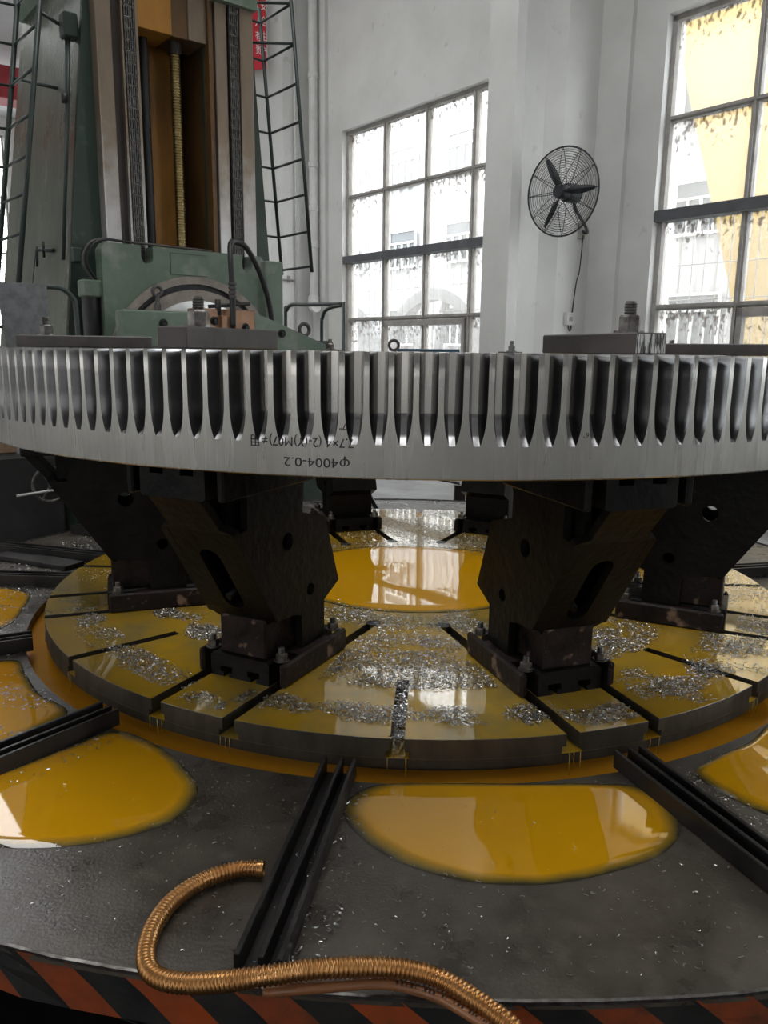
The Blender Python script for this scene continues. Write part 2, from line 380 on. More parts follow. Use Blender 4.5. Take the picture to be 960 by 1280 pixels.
# ------------------------------------------------------------------ windows
FV = 8.2
def make_window(n, s0, clean=(), light=False):
    r = tag(empty('window_%d' % n, bf(s0, FV, 0), TH), kind='structure')
    rows = [(ZT, 2.55), (2.49, 1.57), (1.45, .56), (.50, ZB)]
    t = .055
    mb = MB()
    mb.box(0, t, -.05, .07, ZB, ZT); mb.box(4 - t, 4, -.05, .07, ZB, ZT); mb.box(0, 4, -.05, .07, ZT - t, ZT); mb.box(0, 4, -.05, .07, ZB, ZB + t)
    mb.build('window_frame', 'frame', r)
    for i in (1, 2, 3):
        m = MB().box(i - .035, i + .035, -.035, .06, ZB, ZT); m.box(i - .012, i + .012, -.055, -.035, ZB, ZT); m.build('mullion', 'frame', r)
    for z in (2.52, .53):
        m = MB().box(t, 4 - t, -.035, .06, z - .03, z + .03); m.box(t, 4 - t, -.055, -.035, z - .01, z + .01); m.build('transom', 'frame', r)
    MB().box(-.06, 4.06, -.13, .06, 1.45, 1.57).build('cross_beam', 'beam_grey', r)
    for i in range(4):
        for j, (za, zb) in enumerate(rows):
            w = MB().box(-.47, .47, -.003, .003, -(za - zb) / 2, (za - zb) / 2)
            w.build('pane', 'pane_clean' if (i, j) in clean else 'pane', r, (i + .5, .02, (za + zb) / 2))
    # opening sash in the lowest row
    m = MB()
    for x in (1.04, 2.9): m.box(x, x + .06, -.08, .0, ZB + .05, .48)
    m.box(1.04, 2.96, -.08, 0, .40, .49); m.box(1.04, 2.96, -.08, 0, ZB + .05, ZB + .1)
    m.build('sash_frame', 'frame', r)
    g = MB()
    for k in range(1, 27): g.tube([(k * .15, .22, ZB), (k * .15, .22, 1.5)], .006, 5)
    for z in (1.0, .62): g.tube([(0, .22, z), (4, .22, z)], .006, 5)
    g.build('bar_grille', 'frame', r)
    return r
make_window(1, -11.4, clean=((1, 1),)); make_window(2, -5.4); make_window(3, .6); make_window(4, 6.6); make_window(5, -17.4)
for k in range(6):                           # unseen opposite wall: frames, with opaque panes added to block the sky
    r = tag(empty('window_%d' % (6 + k), bf(-23.4 + 6 * k, -8.0, 0), TH), kind='structure')
    m = MB()
    for x in (0, 1, 2, 3, 3.95): m.box(x, x + .07, .15, .2, ZB, ZT)
    for z in (ZB, .5, 1.5, 2.5, ZT - .06): m.box(0, 4, .15, .2, z, z + .07)
    m.build('window_frame', 'frame', r)
    for i in range(4): MB().box(i + .04, i + 1.03, .0, .01, ZB + .05, ZT - .05).build('pane', 'sky_block', r)
r = tag(empty('window_14', bf(-30.15, 2.6, 0), TH), kind='structure')
m = MB()
for y in (0, 1.2, 2.4, 3.6, 4.74): m.box(-.04, .04, y, y + .06, -.5, 6.9)
for z in (-.5, 1.3, 3.1, 4.9, 6.84): m.box(-.04, .04, 0, 4.8, z, z + .06)
m.build('window_frame', 'frame', r)
for y in (0, 1.2, 2.4, 3.6): MB().box(-.004, .004, y + .05, y + 1.21, -.45, 6.85).build('pane', 'pane', r)
for k in range(2):
    r = tag(empty('window_%d' % (12 + k), bf(12.0, -6.0 + 6 * k, 0), TH), kind='structure')
    for i in range(4): MB().box(.05, .06, i + .03, i + .97, -.3, 4.3).build('pane', 'sky_block', r)  # opaque panes added to block the sky behind the gable lamps
    m = MB()
    for y in (0, 1, 2, 3, 3.94): m.box(-.05, .04, y - .03, y + .06, -.3, 4.3)
    m.build('window_frame', 'frame', r)

# ------------------------------------------------------------------ outside
fa = thing('factory_building', 'white corrugated factory building seen through the windows', 'building', bf(-15, 16, FLOOR), TH)
mb = MB(); pts = []
x = -18.0
while x < 22:
    pts += [(x, 0), (x + .16, 0), (x + .2, .05), (x + .36, .05)]; x += .4
vs = [(a, b, 0) for a, b in pts] + [(a, b, 11.0) for a, b in pts]; n = len(pts)
mb.add(vs, [(i, i + 1, n + i + 1, n + i) for i in range(n - 1)])
mb.box(-18, 22, .06, 4, 0, 11)
mb.build('cladding', 'facade', fa)
fw = MB().box(-.6, .6, -.02, .02, -.52, .52).mesh('window', 'fglass')
fr = MB()
for a, b, c, d in ((-.64, .64, .5, .56), (-.64, .64, -.56, -.5), (-.64, -.58, -.56, .56), (.58, .64, -.56, .56), (-.03, .03, -.5, .18), (-.6, .6, .16, .21), (-.32, -.29, -.5, .18), (.29, .32, -.5, .18)): fr.box(a, b, -.06, -.015, c, d)
frm = fr.mesh('window_frame', 'white_paint')
for s in (-24.5, -21.9, -19.35, -16.8, -14.2, -11.8, -9.55, -7.0, -4.4):
    for z in (5.4, 3.05, .75):
        w = inst('window', fw, fa, (s + 15, -.05, z - FLOOR)); inst('window_frame', frm, w)
ga = thing('gantry_crane', 'yellow gantry crane leg and girder outside the right window', 'crane', bf(-7, 13.5, FLOOR), TH)
MB().prism([(-1.75, 7.6), (-.25, 3.0), (.55, 0), (2.2, 0), (1.6, 3.0), (.9, 7.6)], [], XZY, -.4, .4).build('leg', 'yellow', ga)
MB().box(-5.2, 6, -.5, .5, 7.5, 8.9).build('girder', 'yellow', ga)
wh = thing('spoked_wheel', 'large grey spoked cast wheel standing outside the left window', 'wheel', bf(-14.5, 13.0, FLOOR), TH)
m = MB().prism(circ(0, 1.35, 1.9, 48), [circ(0, 1.35, 1.62, 48)], XZY, -.15, .15); m.build('rim', 'wheelgrey', wh)
for k in range(6):
    a = k * PI / 3 + .3; m = MB(); c, s = math.cos(a), math.sin(a)
    m.prism([(.2 * c - .09 * s, 1.35 + .2 * s + .09 * c), (1.7 * c - .06 * s, 1.35 + 1.7 * s + .06 * c), (1.7 * c + .06 * s, 1.35 + 1.7 * s - .06 * c), (.2 * c + .09 * s, 1.35 + .2 * s - .09 * c)], [], XZY, -.08, .08)
    m.build('spoke', 'wheelgrey', wh)
MB().prism(circ(0, 1.35, .35, 24), [circ(0, 1.35, .15, 24)], XZY, -.2, .2).build('hub', 'wheelgrey', wh)
ds = thing('steel_disc', 'plain grey steel disc standing outside beside the spoked wheel', 'disc', bf(-18.2, 13.0, FLOOR), TH)
MB().prism(circ(0, 1.3, 1.75, 40), [], XZY, -.1, .1).build('plate', 'wheelgrey', ds)

# ------------------------------------------------------------------ gear, table and tray share one axis
XC, DC = 0.1619, 4.0815
GB, TT, TR = -.338, -1.181, -1.285           # gear underside, table top, tray plate
A0 = math.radians(-116.0)                    # first stand

# rotary table
tb = thing('rotary_table', 'round slotted machine table flooded with yellow coolant under the gear', 'machine table', (XC, DC, TT + Z0), A0)
RT, RI = 1.83, .775
def slot_angle(r, o): return math.asin(o / r)
def sector_poly(hw, extra):
    o = .1525 + hw; q = PI / 4; pts = []
    a0 = slot_angle(RT, o); a1 = q - slot_angle(RT, o); mid = q / 2; hs = slot_angle(RT, hw); rs = 1.38 - extra
    def arc(r, s, e, n): return [(r * math.cos(s + (e - s) * i / n), r * math.sin(s + (e - s) * i / n)) for i in range(n + 1)]
    pts += arc(RT, a0, mid - hs, 10)
    pts += [(rs * math.cos(mid - slot_angle(rs, hw)), rs * math.sin(mid - slot_angle(rs, hw))), (rs * math.cos(mid + slot_angle(rs, hw)), rs * math.sin(mid + slot_angle(rs, hw)))]
    pts += arc(RT, mid + hs, a1, 10)
    b0 = slot_angle(RI, o); pts += arc(RI, q - b0, b0, 8)
    return pts
def key_poly(hw):
    o = .1525 - hw; a = slot_angle(RT, o); b = slot_angle(RI, o)
    return [(RI * math.cos(b), -o)] + [(RT * math.cos(-a + 2 * a * i / 6), RT * math.sin(-a + 2 * a * i / 6)) for i in range(7)] + [(RI * math.cos(b), o)]
def shelf(poly_fn):
    mb = MB(); top = poly_fn(0)
    low = poly_fn(1)
    mb.prism(top, [], XYZ, -.042, -.0015); mb.prism(low, [], XYZ, -.066, -.042)
    # narrow wet bevel on the upper edge
    n = len(top); cx = sum(p[0] for p in top) / n; cy = sum(p[1] for p in top) / n
    for i in range(len(mb.mi)): pass
    ins = [(p[0] + (cx - p[0]) * .004, p[1] + (cy - p[1]) * .004) for p in top]
    tris = tessellate_polygon([[Vector((p[0], p[1], 0)) for p in ins]])
    mb.add([(x, y, 0) for x, y in ins], [tuple(t) for t in tris], 1)
    mb.add([(x, y, -.0015) for x, y in top] + [(x, y, 0) for x, y in ins], [(i, (i + 1) % n, n + (i + 1) % n, n + i) for i in range(n)], 2)
    return mb
sec_me = shelf(lambda k: sector_poly(.0225 if k == 0 else .037, 0 if k == 0 else .02)).mesh('table_segment', ['rim_steel', 'film', 'bolt'])
key_me = shelf(lambda k: key_poly(.0225 if k == 0 else .037)).mesh('key_segment', ['rim_steel', 'film', 'bolt'])
for k in range(8):
    inst('table_segment', sec_me, tb, rot=(0, 0, k * PI / 4)); inst('key_segment', key_me, tb, rot=(0, 0, k * PI / 4))
MB().lathe([(0, -.066), (RT, -.066), (RT, -.097), (0, -.097)], seg=128).build('slot_floor', ['film'], tb)
MB().lathe([(RT - .004, -.0665), (RT + .0005, -.0665), (RT + .0005, -.0975), (RT - .07, -.0975), (RT - .07, -.27)], seg=128).build('rim_band', 'rim_steel', tb)
MB().lathe([(0, .0), (RI - .001, 0), (RI - .001, -.064)], seg=64).build('centre_disc', 'film', tb)
se = MB().lathe([(0, .0012), (.034, .0012), (.034, -.001)], seg=16).mesh('slot_end', 'black')
for k in range(8):
    for o in (-.1525, .1525): inst('slot_end', se, tb, (.772 * math.cos(k * PI / 4) - o * math.sin(k * PI / 4), .772 * math.sin(k * PI / 4) + o * math.cos(k * PI / 4), 0))
m = MB()
for k in range(8):
    for o in (-.1525, .1525, None):
        for d in (-.03, -.01, .005, .028):
            if o is None: aa = k * PI / 4 + PI / 8 + d / RT
            else: aa = k * PI / 4 + slot_angle(RT, o + d)
            if random.random() < .6:
                x, y = (RT + .003) * math.cos(aa), (RT + .003) * math.sin(aa)
                m.tube([(x, y, -.066), (x, y, -.10 - random.random() * .05)], .0014, 5)
dr = m.build('coolant_drips', 'film', tb); tag(dr, 'thin streams of coolant dripping from the slots', kind='stuff')

# chip tray around the table
tr = thing('chip_tray', 'black steel splash tray with raised ribs and hazard striped skirt', 'tray', (XC, DC, FLOOR + Z0))
RTI = 1.915; h = TR - FLOOR
def ro(a):                                   # outer radius
    return 2.728 + .045 * min(1.0, (abs(((a + 93 + 180) % 360) - 180) / 17.0) ** 2)
ribs = [-153.5, -126.0, -98.6, -70.5, -43, -15, 13, 41, 69, 97, 123, 150, 163.5, 177.5]
allr = sorted([(a + 360) % 360 for a in ribs])
for i, a in enumerate(allr):
    b = allr[(i + 1) % len(allr)]
    if b < a: b += 360
    n = max(4, int((b - a) / 2)); vs = []
    for k in range(n + 1):
        t = a + (b - a) * k / n; c, s = math.cos(math.radians(t)), math.sin(math.radians(t))
        R = ro(t)
        vs += [(RTI * c, RTI * s, h), (R * c, R * s, h), (RTI * c, RTI * s, h - .012), (R * c, R * s, h - .012)]
    fs = []
    for k in range(n):
        q = 4 * k; fs += [(q, q + 1, q + 5, q + 4), (q + 2, q + 6, q + 7, q + 3), (q, q + 4, q + 6, q + 2), (q + 1, q + 3, q + 7, q + 5)]
    fs += [(0, 2, 3, 1), (4 * n, 4 * n + 1, 4 * n + 3, 4 * n + 2)]
    MB().add(vs, fs).build('tray_plate', 'tray', tr)
def angle_iron():
    m = MB()
    m.box(1.885, 2.712, -.006, .006, 0, .060, bev=.002); m.box(1.885, 2.712, .006, .040, 0, .006)
    return m.mesh('angle_iron', 'rib')
ai = angle_iron()
for a in ribs:
    for d, fl in ((-.052, 1), (.0, 1), (.040, -1)):
        r = math.radians(a)
        o = inst('angle_iron', ai, tr, (-d * math.sin(r), d * math.cos(r), h + .001), (0, 0, r)); o.scale = (1, fl, 1)
# skirt with slanted stripes
mb = MB(); NS = 144
for i in range(NS):
    w = 360 / NS; a = i * w; sk = 2.6
    def P(t, z):
        R = ro(t); return (R * math.cos(math.radians(t)), R * math.sin(math.radians(t)), z)
    for z0, z1, f0, f1 in ((h + .004, h - .05, 0, .5), (h - .05, h - .115, .5, 1)):
        mb.add([P(a + sk * f0, z0), P(a + w + sk * f0, z0), P(a + w + sk * f1, z1), P(a + sk * f1, z1)], [(0, 1, 2, 3)], i % 2)
mb.build('skirt', ['orange_paint', 'black_paint'], tr)
mb = MB(); mb.lathe([(2.70, h + .006), (2.735, h + .007), (2.735, h - .002)], seg=120); 
ed = MB()
n = 120; vs = []
for i in range(n):
    t = i * 3; R = ro(t); c, s = math.cos(math.radians(t)), math.sin(math.radians(t))
    vs += [((R - .006) * c, (R - .006) * s, h + .0005), ((R - .005) * c, (R - .005) * s, h + .009), ((R + .002) * c, (R + .002) * s, h + .008), ((R + .002) * c, (R + .002) * s, h)]
fs = []
for i in range(n):
    j = (i + 1) % n
    for k in range(3): fs.append((4 * i + k, 4 * j + k, 4 * j + k + 1, 4 * i + k + 1))
ed.add(vs, fs); ed.build('rim_edge', 'bolt', tr)
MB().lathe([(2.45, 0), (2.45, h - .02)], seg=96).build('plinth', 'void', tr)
MB().lathe([(RTI, h - .002), (RTI, h - .12), (1.70, h - .12)], seg=128).build('trough_wall', 'rim_steel', tr)
lq = MB().lathe([(1.72, h - .040), (RTI + .002, h - .040)], seg=128).build('trough_coolant', 'trough', tr)
lq['label'] = 'orange coolant standing in the ring trough'

# ring gear
gr = thing('ring_gear', 'huge bright steel ring gear with half cut teeth lying on the stands', 'gear', (XC, DC, GB + Z0))
RG = 2.0; GH = -GB; NT = 191; PT = 2 * PI / NT; ZTIP = GH - .245; ZR = GH - .135; DEP = .062; WB = .0085; TANA = .27
Rh = ((ZR - ZTIP) ** 2 + DEP ** 2) / (2 * DEP)
def cut(z):
    if z >= ZR: return DEP
    d = ZR - z; return max(0.0, DEP - (Rh - math.sqrt(max(0, Rh * Rh - d * d))))
zs = [GH, GH - .003, (GH + ZR) / 2] + [ZR + (ZTIP - ZR) * (i / 12) for i in range(13)]
mb = MB()
def pt(w, dep, z, top): # w = arc distance from the gullet centre at +pitch/2
    r = RG - dep - (.003 if top else 0); a = PT / 2 - w / RG; return r, a, z
def strip(cols, mi):
    rows = []
    for i, z in enumerate(zs):
        c = cut(z); rows.append([f(c) + (z, i == 0) for f in cols])
    for sgn in (1, -1):
        vs = []
        for row in rows:
            for w, dep, z, top in row:
                r, a, z = pt(w, dep, z, top); vs.append((r * math.cos(sgn * a), r * math.sin(sgn * a), z))
        k = len(cols); fs = [(i * k + j, i * k + j + 1, (i + 1) * k + j + 1, (i + 1) * k + j) for i in range(len(zs) - 1) for j in range(k - 1)]
        mb.add(vs, fs, mi, True)
half = PT * RG / 2
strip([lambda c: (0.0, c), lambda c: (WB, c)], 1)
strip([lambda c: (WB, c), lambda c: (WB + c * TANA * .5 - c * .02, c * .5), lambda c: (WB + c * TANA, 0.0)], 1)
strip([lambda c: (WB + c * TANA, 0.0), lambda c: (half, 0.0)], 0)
top = []
for w, dep in ((0, DEP), (WB, DEP), (WB + DEP * TANA, 0), (half, 0)):
    r, a, z = pt(w, dep, GH, True); top.append((r, a))
top += [(r, -a) for r, a in reversed(top[:-1])]
ri = 1.94; vs = [(r * math.cos(a), r * math.sin(a), GH) for r, a in top] + [(ri * math.cos(a), ri * math.sin(a), GH) for r, a in top]
n = len(top); mb.add(vs, [(i, i + 1, n + i + 1, n + i) for i in range(n - 1)], 0)
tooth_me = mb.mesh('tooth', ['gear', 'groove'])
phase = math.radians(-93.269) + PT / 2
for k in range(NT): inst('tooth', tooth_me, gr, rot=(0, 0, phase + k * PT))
mb = MB(); SG = NT * 2
prof = [(RG, ZTIP), (RG, .004), (RG - .004, 0), (1.60, 0), (1.60, GH), (1.941, GH), (1.941, ZTIP), (RG, ZTIP)]
for a, b in zip(prof[:-1], prof[1:]): mb.lathe([a, b], seg=SG, smooth=True)
rim_o = mb.build('rim_body', 'gear', gr)
# marker writing, upside down because the gear was turned over
def text_mesh(body, size):
    c = bpy.data.curves.new('writing', 'FONT'); c.body = body; c.size = size; c.resolution_u = 3; c.align_x = 'LEFT'
    o = bpy.data.objects.new('writing', c); COL.objects.link(o)
    dg = bpy.context.evaluated_depsgraph_get(); me = bpy.data.meshes.new_from_object(o.evaluated_get(dg))
    bpy.data.objects.remove(o); bpy.data.curves.remove(c); return me
def gear_text(body, size, a_right, z, m='print', r=RG + .0012, sx=1.0, weight=0):
    me = text_mesh(body, size)
    for v in me.vertices:                    # reads right to left when seen from outside, standing on its head
        a = math.radians(a_right) - v.co.x * sx / RG; z_ = z - v.co.y
        v.co = (r * math.cos(a), r * math.sin(a), z_)
    me.materials.append(M[m]); inst('marker_writing', me, rim_o)
gear_text('φ4004-0.2', .036, -97.3, GH - .285, sx=1.22)
gear_text('7.7×4 (2-(Y)M07)≠用', .036, -97.0, GH - .230, sx=.94)
gear_text('7"', .024, -97.6, GH - .190); gear_text('6"', .020, -78.8, GH - .208)

# ------------------------------------------------------------------ support stands
HS = GB - TT                                 # stand height
X0 = 1.30                                    # stand origin radius
zt = lambda z: z - TT
def tnotch(cx, zbase, up):                   # outline of a T slot opening at zbase
    d = 1 if up else -1
    return [(cx - .012, zbase), (cx - .012, zbase + d * .018), (cx - .026, zbase + d * .018), (cx - .026, zbase + d * .040),
            (cx + .026, zbase + d * .040), (cx + .026, zbase + d * .018), (cx + .012, zbase + d * .018), (cx + .012, zbase)]
def stand_meshes():
    D = {}
    L = lambda x: x - X0
    # base plate: grooved middle block and the two side bars, joined behind the bolt slots
    m = MB()
    prof = [(-.128, 0)] + tnotch(-.06, 0, True) + tnotch(.06, 0, True) + [(.128, 0), (.128, .078), (.118, .088), (-.118, .088), (-.128, .078)]
    m.prism(prof, [], YZX, L(1.10), L(1.552))
    D['base'] = ('base_block', m, 'black_iron')
    m = MB()
    for s in (-1, 1):
        a, b = sorted((s * .166, s * .192))
        m.box(L(1.093), L(1.548), a, b, 0, .088, bev=.008)
        a, b = sorted((s * .12, s * .17)); m.box(L(1.20), L(1.42), a, b, 0, .084)
    D['bars'] = ('side_bar', m, 'black_rust')
    # side plates with two round holes
    prof = [(1.20, -1.093), (1.36, -1.093), (1.365, -.965), (1.42, -.95), (1.528, -.942), (1.764, -.584), (1.69, -.575), (1.69, -.45), (1.35, -.45), (1.35, -.58), (1.19, -.62), (1.085, -.90), (1.20, -.95)]
    P = [(L(a), zt(b)) for a, b in prof]
    hl = [circ(L(1.452), zt(-.666), .034, 20), circ(L(1.30), zt(-.882), .025, 18)]
    for s, k in ((-1, 'sideA'), (1, 'sideB')):
        m = MB(); a, b = sorted((s * .122, s * .15)); m.prism(P, hl, XZY, a, b); D[k] = ('side_plate', m, 'black_iron')
    # sloping front plate with a long slot
    b0 = Vector((1.53, 0, -.94)); t0 = Vector((1.765, 0, -.58)); t1 = Vector((1.872, 0, -.45)); n = Vector((.83, 0, -.56))
    ln = (t0 - b0).length; l2 = ln + (t1 - t0).length
    def FP(u, w, t):
        if w <= ln: p = b0 + (t0 - b0) * (w / ln)
        else: p = t0 + (t1 - t0) * ((w - ln) / (l2 - ln))
        p = p - n * t; return (p.x - X0, u, zt(p.z))
    out = [(-.10, -.03), (.10, -.03), (.1485, .01), (.1485, ln), (.103, ln + .02), (.103, l2), (-.103, l2), (-.103, ln + .02), (-.1485, ln), (-.1485, .01)]
    slot = [(.042 * math.cos(a), .085 + .042 * math.sin(a)) for a in [PI + PI * i / 8 for i in range(9)]] + [(.042 * math.cos(a), .30 + .042 * math.sin(a)) for a in [PI * i / 8 for i in range(9)]]
    m = MB().prism(out, [slot], FP, 0, .03); D['front'] = ('front_plate', m, 'black_iron')
    m = MB().box(L(1.30), L(1.53), -.10, .10, .086, zt(-.945), bev=.006); D['foot'] = ('foot_block', m, 'black_rust')
    # upper inner webs under the head
    m = MB()
    m.box(L(1.36), L(1.735), -.103, -.08, zt(-.57), zt(-.45)); m.box(L(1.36), L(1.735), .08, .103, zt(-.57), zt(-.45))
    D['webs'] = ('upper_web', m, 'black_iron')
    back = [(1.35, -.45), (1.35, -.58), (1.19, -.62), (1.085, -.90), (1.20, -.95), (1.20, -1.093)]
    m = MB()
    for (a, b), (c, d) in zip(back[:-1], back[1:]):
        m.add([(L(a), -.122, zt(b)), (L(a), .122, zt(b)), (L(c), .122, zt(d)), (L(c), -.122, zt(d)), (L(a) + .02, -.122, zt(b)), (L(a) + .02, .122, zt(b)), (L(c) + .02, .122, zt(d)), (L(c) + .02, -.122, zt(d))],
              [(0, 1, 2, 3), (7, 6, 5, 4), (0, 3, 7, 4), (1, 5, 6, 2), (0, 4, 5, 1), (3, 2, 6, 7)])
    D['back'] = ('back_plate', m, 'black_iron')
    # head: grooved top block and side bars
    m = MB(); hz = HS - .002; lo = zt(-.455)
    prof = [(-.128, lo + .008), (-.118, lo), (.118, lo), (.128, lo + .008), (.128, hz)] + list(reversed(tnotch(.06, hz, False))) + list(reversed(tnotch(-.06, hz, False))) + [(-.128, hz)]
    m.prism(prof, [], YZX, L(1.30), L(1.872)); D['head'] = ('head_block', m, 'black_iron')
    m = MB()
    for s in (-1, 1):
        a, b = sorted((s * .166, s * .192)); m.box(L(1.34), L(1.866), a, b, lo, hz, bev=.006)
        a, b = sorted((s * .12, s * .17)); m.box(L(1.42), L(1.70), a, b, lo + .004, hz)
    D['hbars'] = ('head_bar', m, 'black_iron')
    m = MB()
    m.tube([(L(1.58), -.02, zt(-.86)), (L(1.44), .0, zt(-.80))], .014, 10); D['rod'] = ('rod', m, 'black_iron')
    out = {}
    for k, (nm, mb, mt) in D.items(): out[k] = (nm, mb.mesh(nm, mt))
    m = MB(); hexnut(m, 0, 0, 0, .021, .024, stud=.9); out['bolt'] = ('bolt', m.mesh('bolt', 'bolt'))
    return out
SM = stand_meshes()
labels = ['black cast iron stand at the front left, slotted sloping face and rusty foot', 'black cast iron stand at the front right beside the bright chips',
          'black stand at the right edge with sheen of daylight behind it', 'black stand at the back right, hidden behind the right front stand',
          'small looking black stand at the far back, right of the bright gap', 'small looking reddish black stand at the far back, left of the bright gap',
          'black stand at the back left, almost hidden behind the left stand', 'black stand on the far left with dark red base bar']
for k in range(8):
    a = A0 + k * PI / 4
    r = thing('support_stand', labels[k], 'stand', (XC + X0 * math.cos(a), DC + X0 * math.sin(a), TT + Z0), a, 'stands carrying the gear')
    for key, (nm, me) in SM.items():
        if key == 'bolt':
            for x in (1.135, 1.505):
                for y in (-.152, .152): inst('bolt', me, base, (x - X0, y, .088))
        else:
            o = inst(nm, me, r)
            if key == 'base': base = o
            if k == 5 and key in ('head', 'hbars', 'webs'):      # this one has rust-red paint left on its head
                o.material_slots[0].link = 'OBJECT'; o.material_slots[0].material = M['red_oxide']

# ------------------------------------------------------------------ clamps on the gear
def clamp(k, x0, x1, y0, y1, hgt, nutx, nr, label, m='dark_steel', endm='dark_steel'):
    a = A0 + k * PI / 4
    r = thing('clamp_bar', label, 'clamp', (XC + 1.6 * math.cos(a), DC + 1.6 * math.sin(a), Z0), a, 'clamp bars bolted on the gear')
    m_ = MB(); m_.box(x0 - 1.6, x1 - 1.6, y0, y1, .001, hgt, bev=.004)
    b = m_.build('bar', [m, endm], r)
    for p in b.data.polygons:
        if p.normal.x > .9: p.material_index = 1
    if nr:
        n = MB(); hexnut(n, nutx - 1.6, (y0 + y1) / 2, hgt, nr, nr * 1.35, stud=.9, rot=.3); n.build('nut', 'bolt', r)
clamp(0, 1.34, 1.83, -.07, .045, .068, 1.70, .034, 'heavy dark clamp bar with big nut in front of the copper plate')
clamp(1, 1.30, 1.83, -.035, .075, .064, 1.72, .034, 'dark clamp bar with bright saw cut end below the wall fan', endm='saw_cut')
clamp(2, 1.18, 1.72, -.06, .06, .05, 1.4, 0, 'dark clamp bar at the right end of the gear')
clamp(3, 1.35, 1.70, -.05, .05, .012, 1.55, .026, 'thin clamp plate with bolt behind, below the right window')
clamp(4, 1.45, 1.7, -.05, .05, .010, 1.60, .026, 'thin clamp plate with small nut just left of the saw cut bar')
clamp(5, 1.5, 1.8, -.05, .05, .010, 1.72, .026, 'thin clamp plate with small stud near the green handrail')
clamp(6, 1.4, 1.75, -.05, .05, .02, 1.55, .028, 'clamp plate at the back hidden behind the heavy left bar')
clamp(7, 1.30, 1.86, -.05, .06, .052, 1.74, .028, 'long low dark clamp bar at the left end of the gear')
bl = thing('flat_plate', 'thin blue steel plate lying on the far side of the gear', 'plate', (.30, 5.72, Z0), .05)
MB().box(-.22, .22, -.05, .05, .001, .022, bev=.003).build('plate', 'blue', bl)
def eyebolt(name, label, loc, rz, R, r, post):
    e = thing(name, label, 'eye bolt', loc, rz)
    MB().tube([(R * math.cos(a), 0, post + R + R * math.sin(a)) for a in [2 * PI * i / 20 for i in range(20)]], r, 8, closed=True).build('ring', 'dark_steel', e)
    MB().lathe([(0, 0), (r * 2, 0), (r * 2, post * .4), (r * 1.2, post * .6), (r * 1.2, post + r), (0, post + r)], seg=12).build('shank', 'dark_steel', e)
eyebolt('eye_bolt', 'small black eye bolt on the gear rim below the left window', (.055, 5.75, Z0), .2, .035, .011, .01)

# ------------------------------------------------------------------ hobbing machine column
mc = thing('machine_column', 'tall green hobbing machine column with oily slideways, chains and lead screw', 'machine', bf(-6.5, 2.73, FLOOR), TH)
def cs(s): return s + 6.5
def cv(v): return v - 2.73
def cz(z): return z - FLOOR
# tapered body with a cavity between the slideways
zt_, zb_ = 2.9, FLOOR
def vl(z): return 2.095 + (z - 2.56) * (2.095 - 1.90) / (2.56 - .76) if z > .0 else 1.82 + (z) * .05
def vr(z): return 3.385 - (z - 2.56) * .075 if z > 0 else 3.577 - z * .03
lev = [zt_, 2.56, 1.6, .76, 0.0, -.8, zb_]
def side(fn, s_front, sgn):
    m = MB(); vs = []
    for z in lev:
        back = -7.62 - (2.9 - z) * .16
        vs += [(cs(s_front), cv(fn(z)), cz(z)), (cs(back), cv(fn(z)), cz(z)), (cs(s_front), cv(fn(z)) + sgn * .05, cz(z)), (cs(back), cv(fn(z)) + sgn * .05, cz(z))]
    fs = []
    for i in range(len(lev) - 1):
        q = 4 * i; fs += [(q, q + 1, q + 5, q + 4), (q + 2, q + 6, q + 7, q + 3), (q, q + 4, q + 6, q + 2), (q + 1, q + 3, q + 7, q + 5)]
    return m.add(vs, fs)
side(vl, -6.05, 1).build('side_panel', 'green_panel', mc); side(vr, -6.05, -1).build('side_panel', 'green_panel', mc)
m = MB()
for i in range(len(lev) - 1):
    za, zb = lev[i], lev[i + 1]
    for fn, e in ((vl, 2.44), (vr, 2.97)):
        m.add([(cs(-6.045), cv(fn(za)), cz(za)), (cs(-6.045), cv(e), cz(za)), (cs(-6.045), cv(e), cz(zb)), (cs(-6.045), cv(fn(zb)), cz(zb)),
               (cs(-6.09), cv(fn(za)), cz(za)), (cs(-6.09), cv(e), cz(za)), (cs(-6.09), cv(e), cz(zb)), (cs(-6.09), cv(fn(zb)), cz(zb))],
              [(0, 1, 2, 3), (7, 6, 5, 4), (1, 5, 6, 2), (0, 3, 7, 4)])
m.build('front_frame', 'green', mc)
MB().box(cs(-6.60), cs(-6.55), cv(2.2), cv(3.2), cz(-1), cz(2.9)).build('cavity_back', 'rust_dark', mc)
MB().box(cs(-6.58), cs(-6.09), cv(2.40), cv(2.44), cz(-1), cz(2.9)).build('cavity_wall', 'black', mc)
MB().box(cs(-6.58), cs(-5.96), cv(2.975), cv(3.01), cz(-1), cz(2.9)).build('cavity_wall', 'rust_dark', mc)
MB().box(cs(-6.52), cs(-6.40), cv(2.62), cv(2.93), cz(-1), cz(2.3)).build('cavity_rib', 'rust_oil', mc)
MB().box(cs(-6.50), cs(-6.45), cv(2.47), cv(2.53), cz(1.35), cz(1.75)).build('cavity_bracket', 'black', mc)
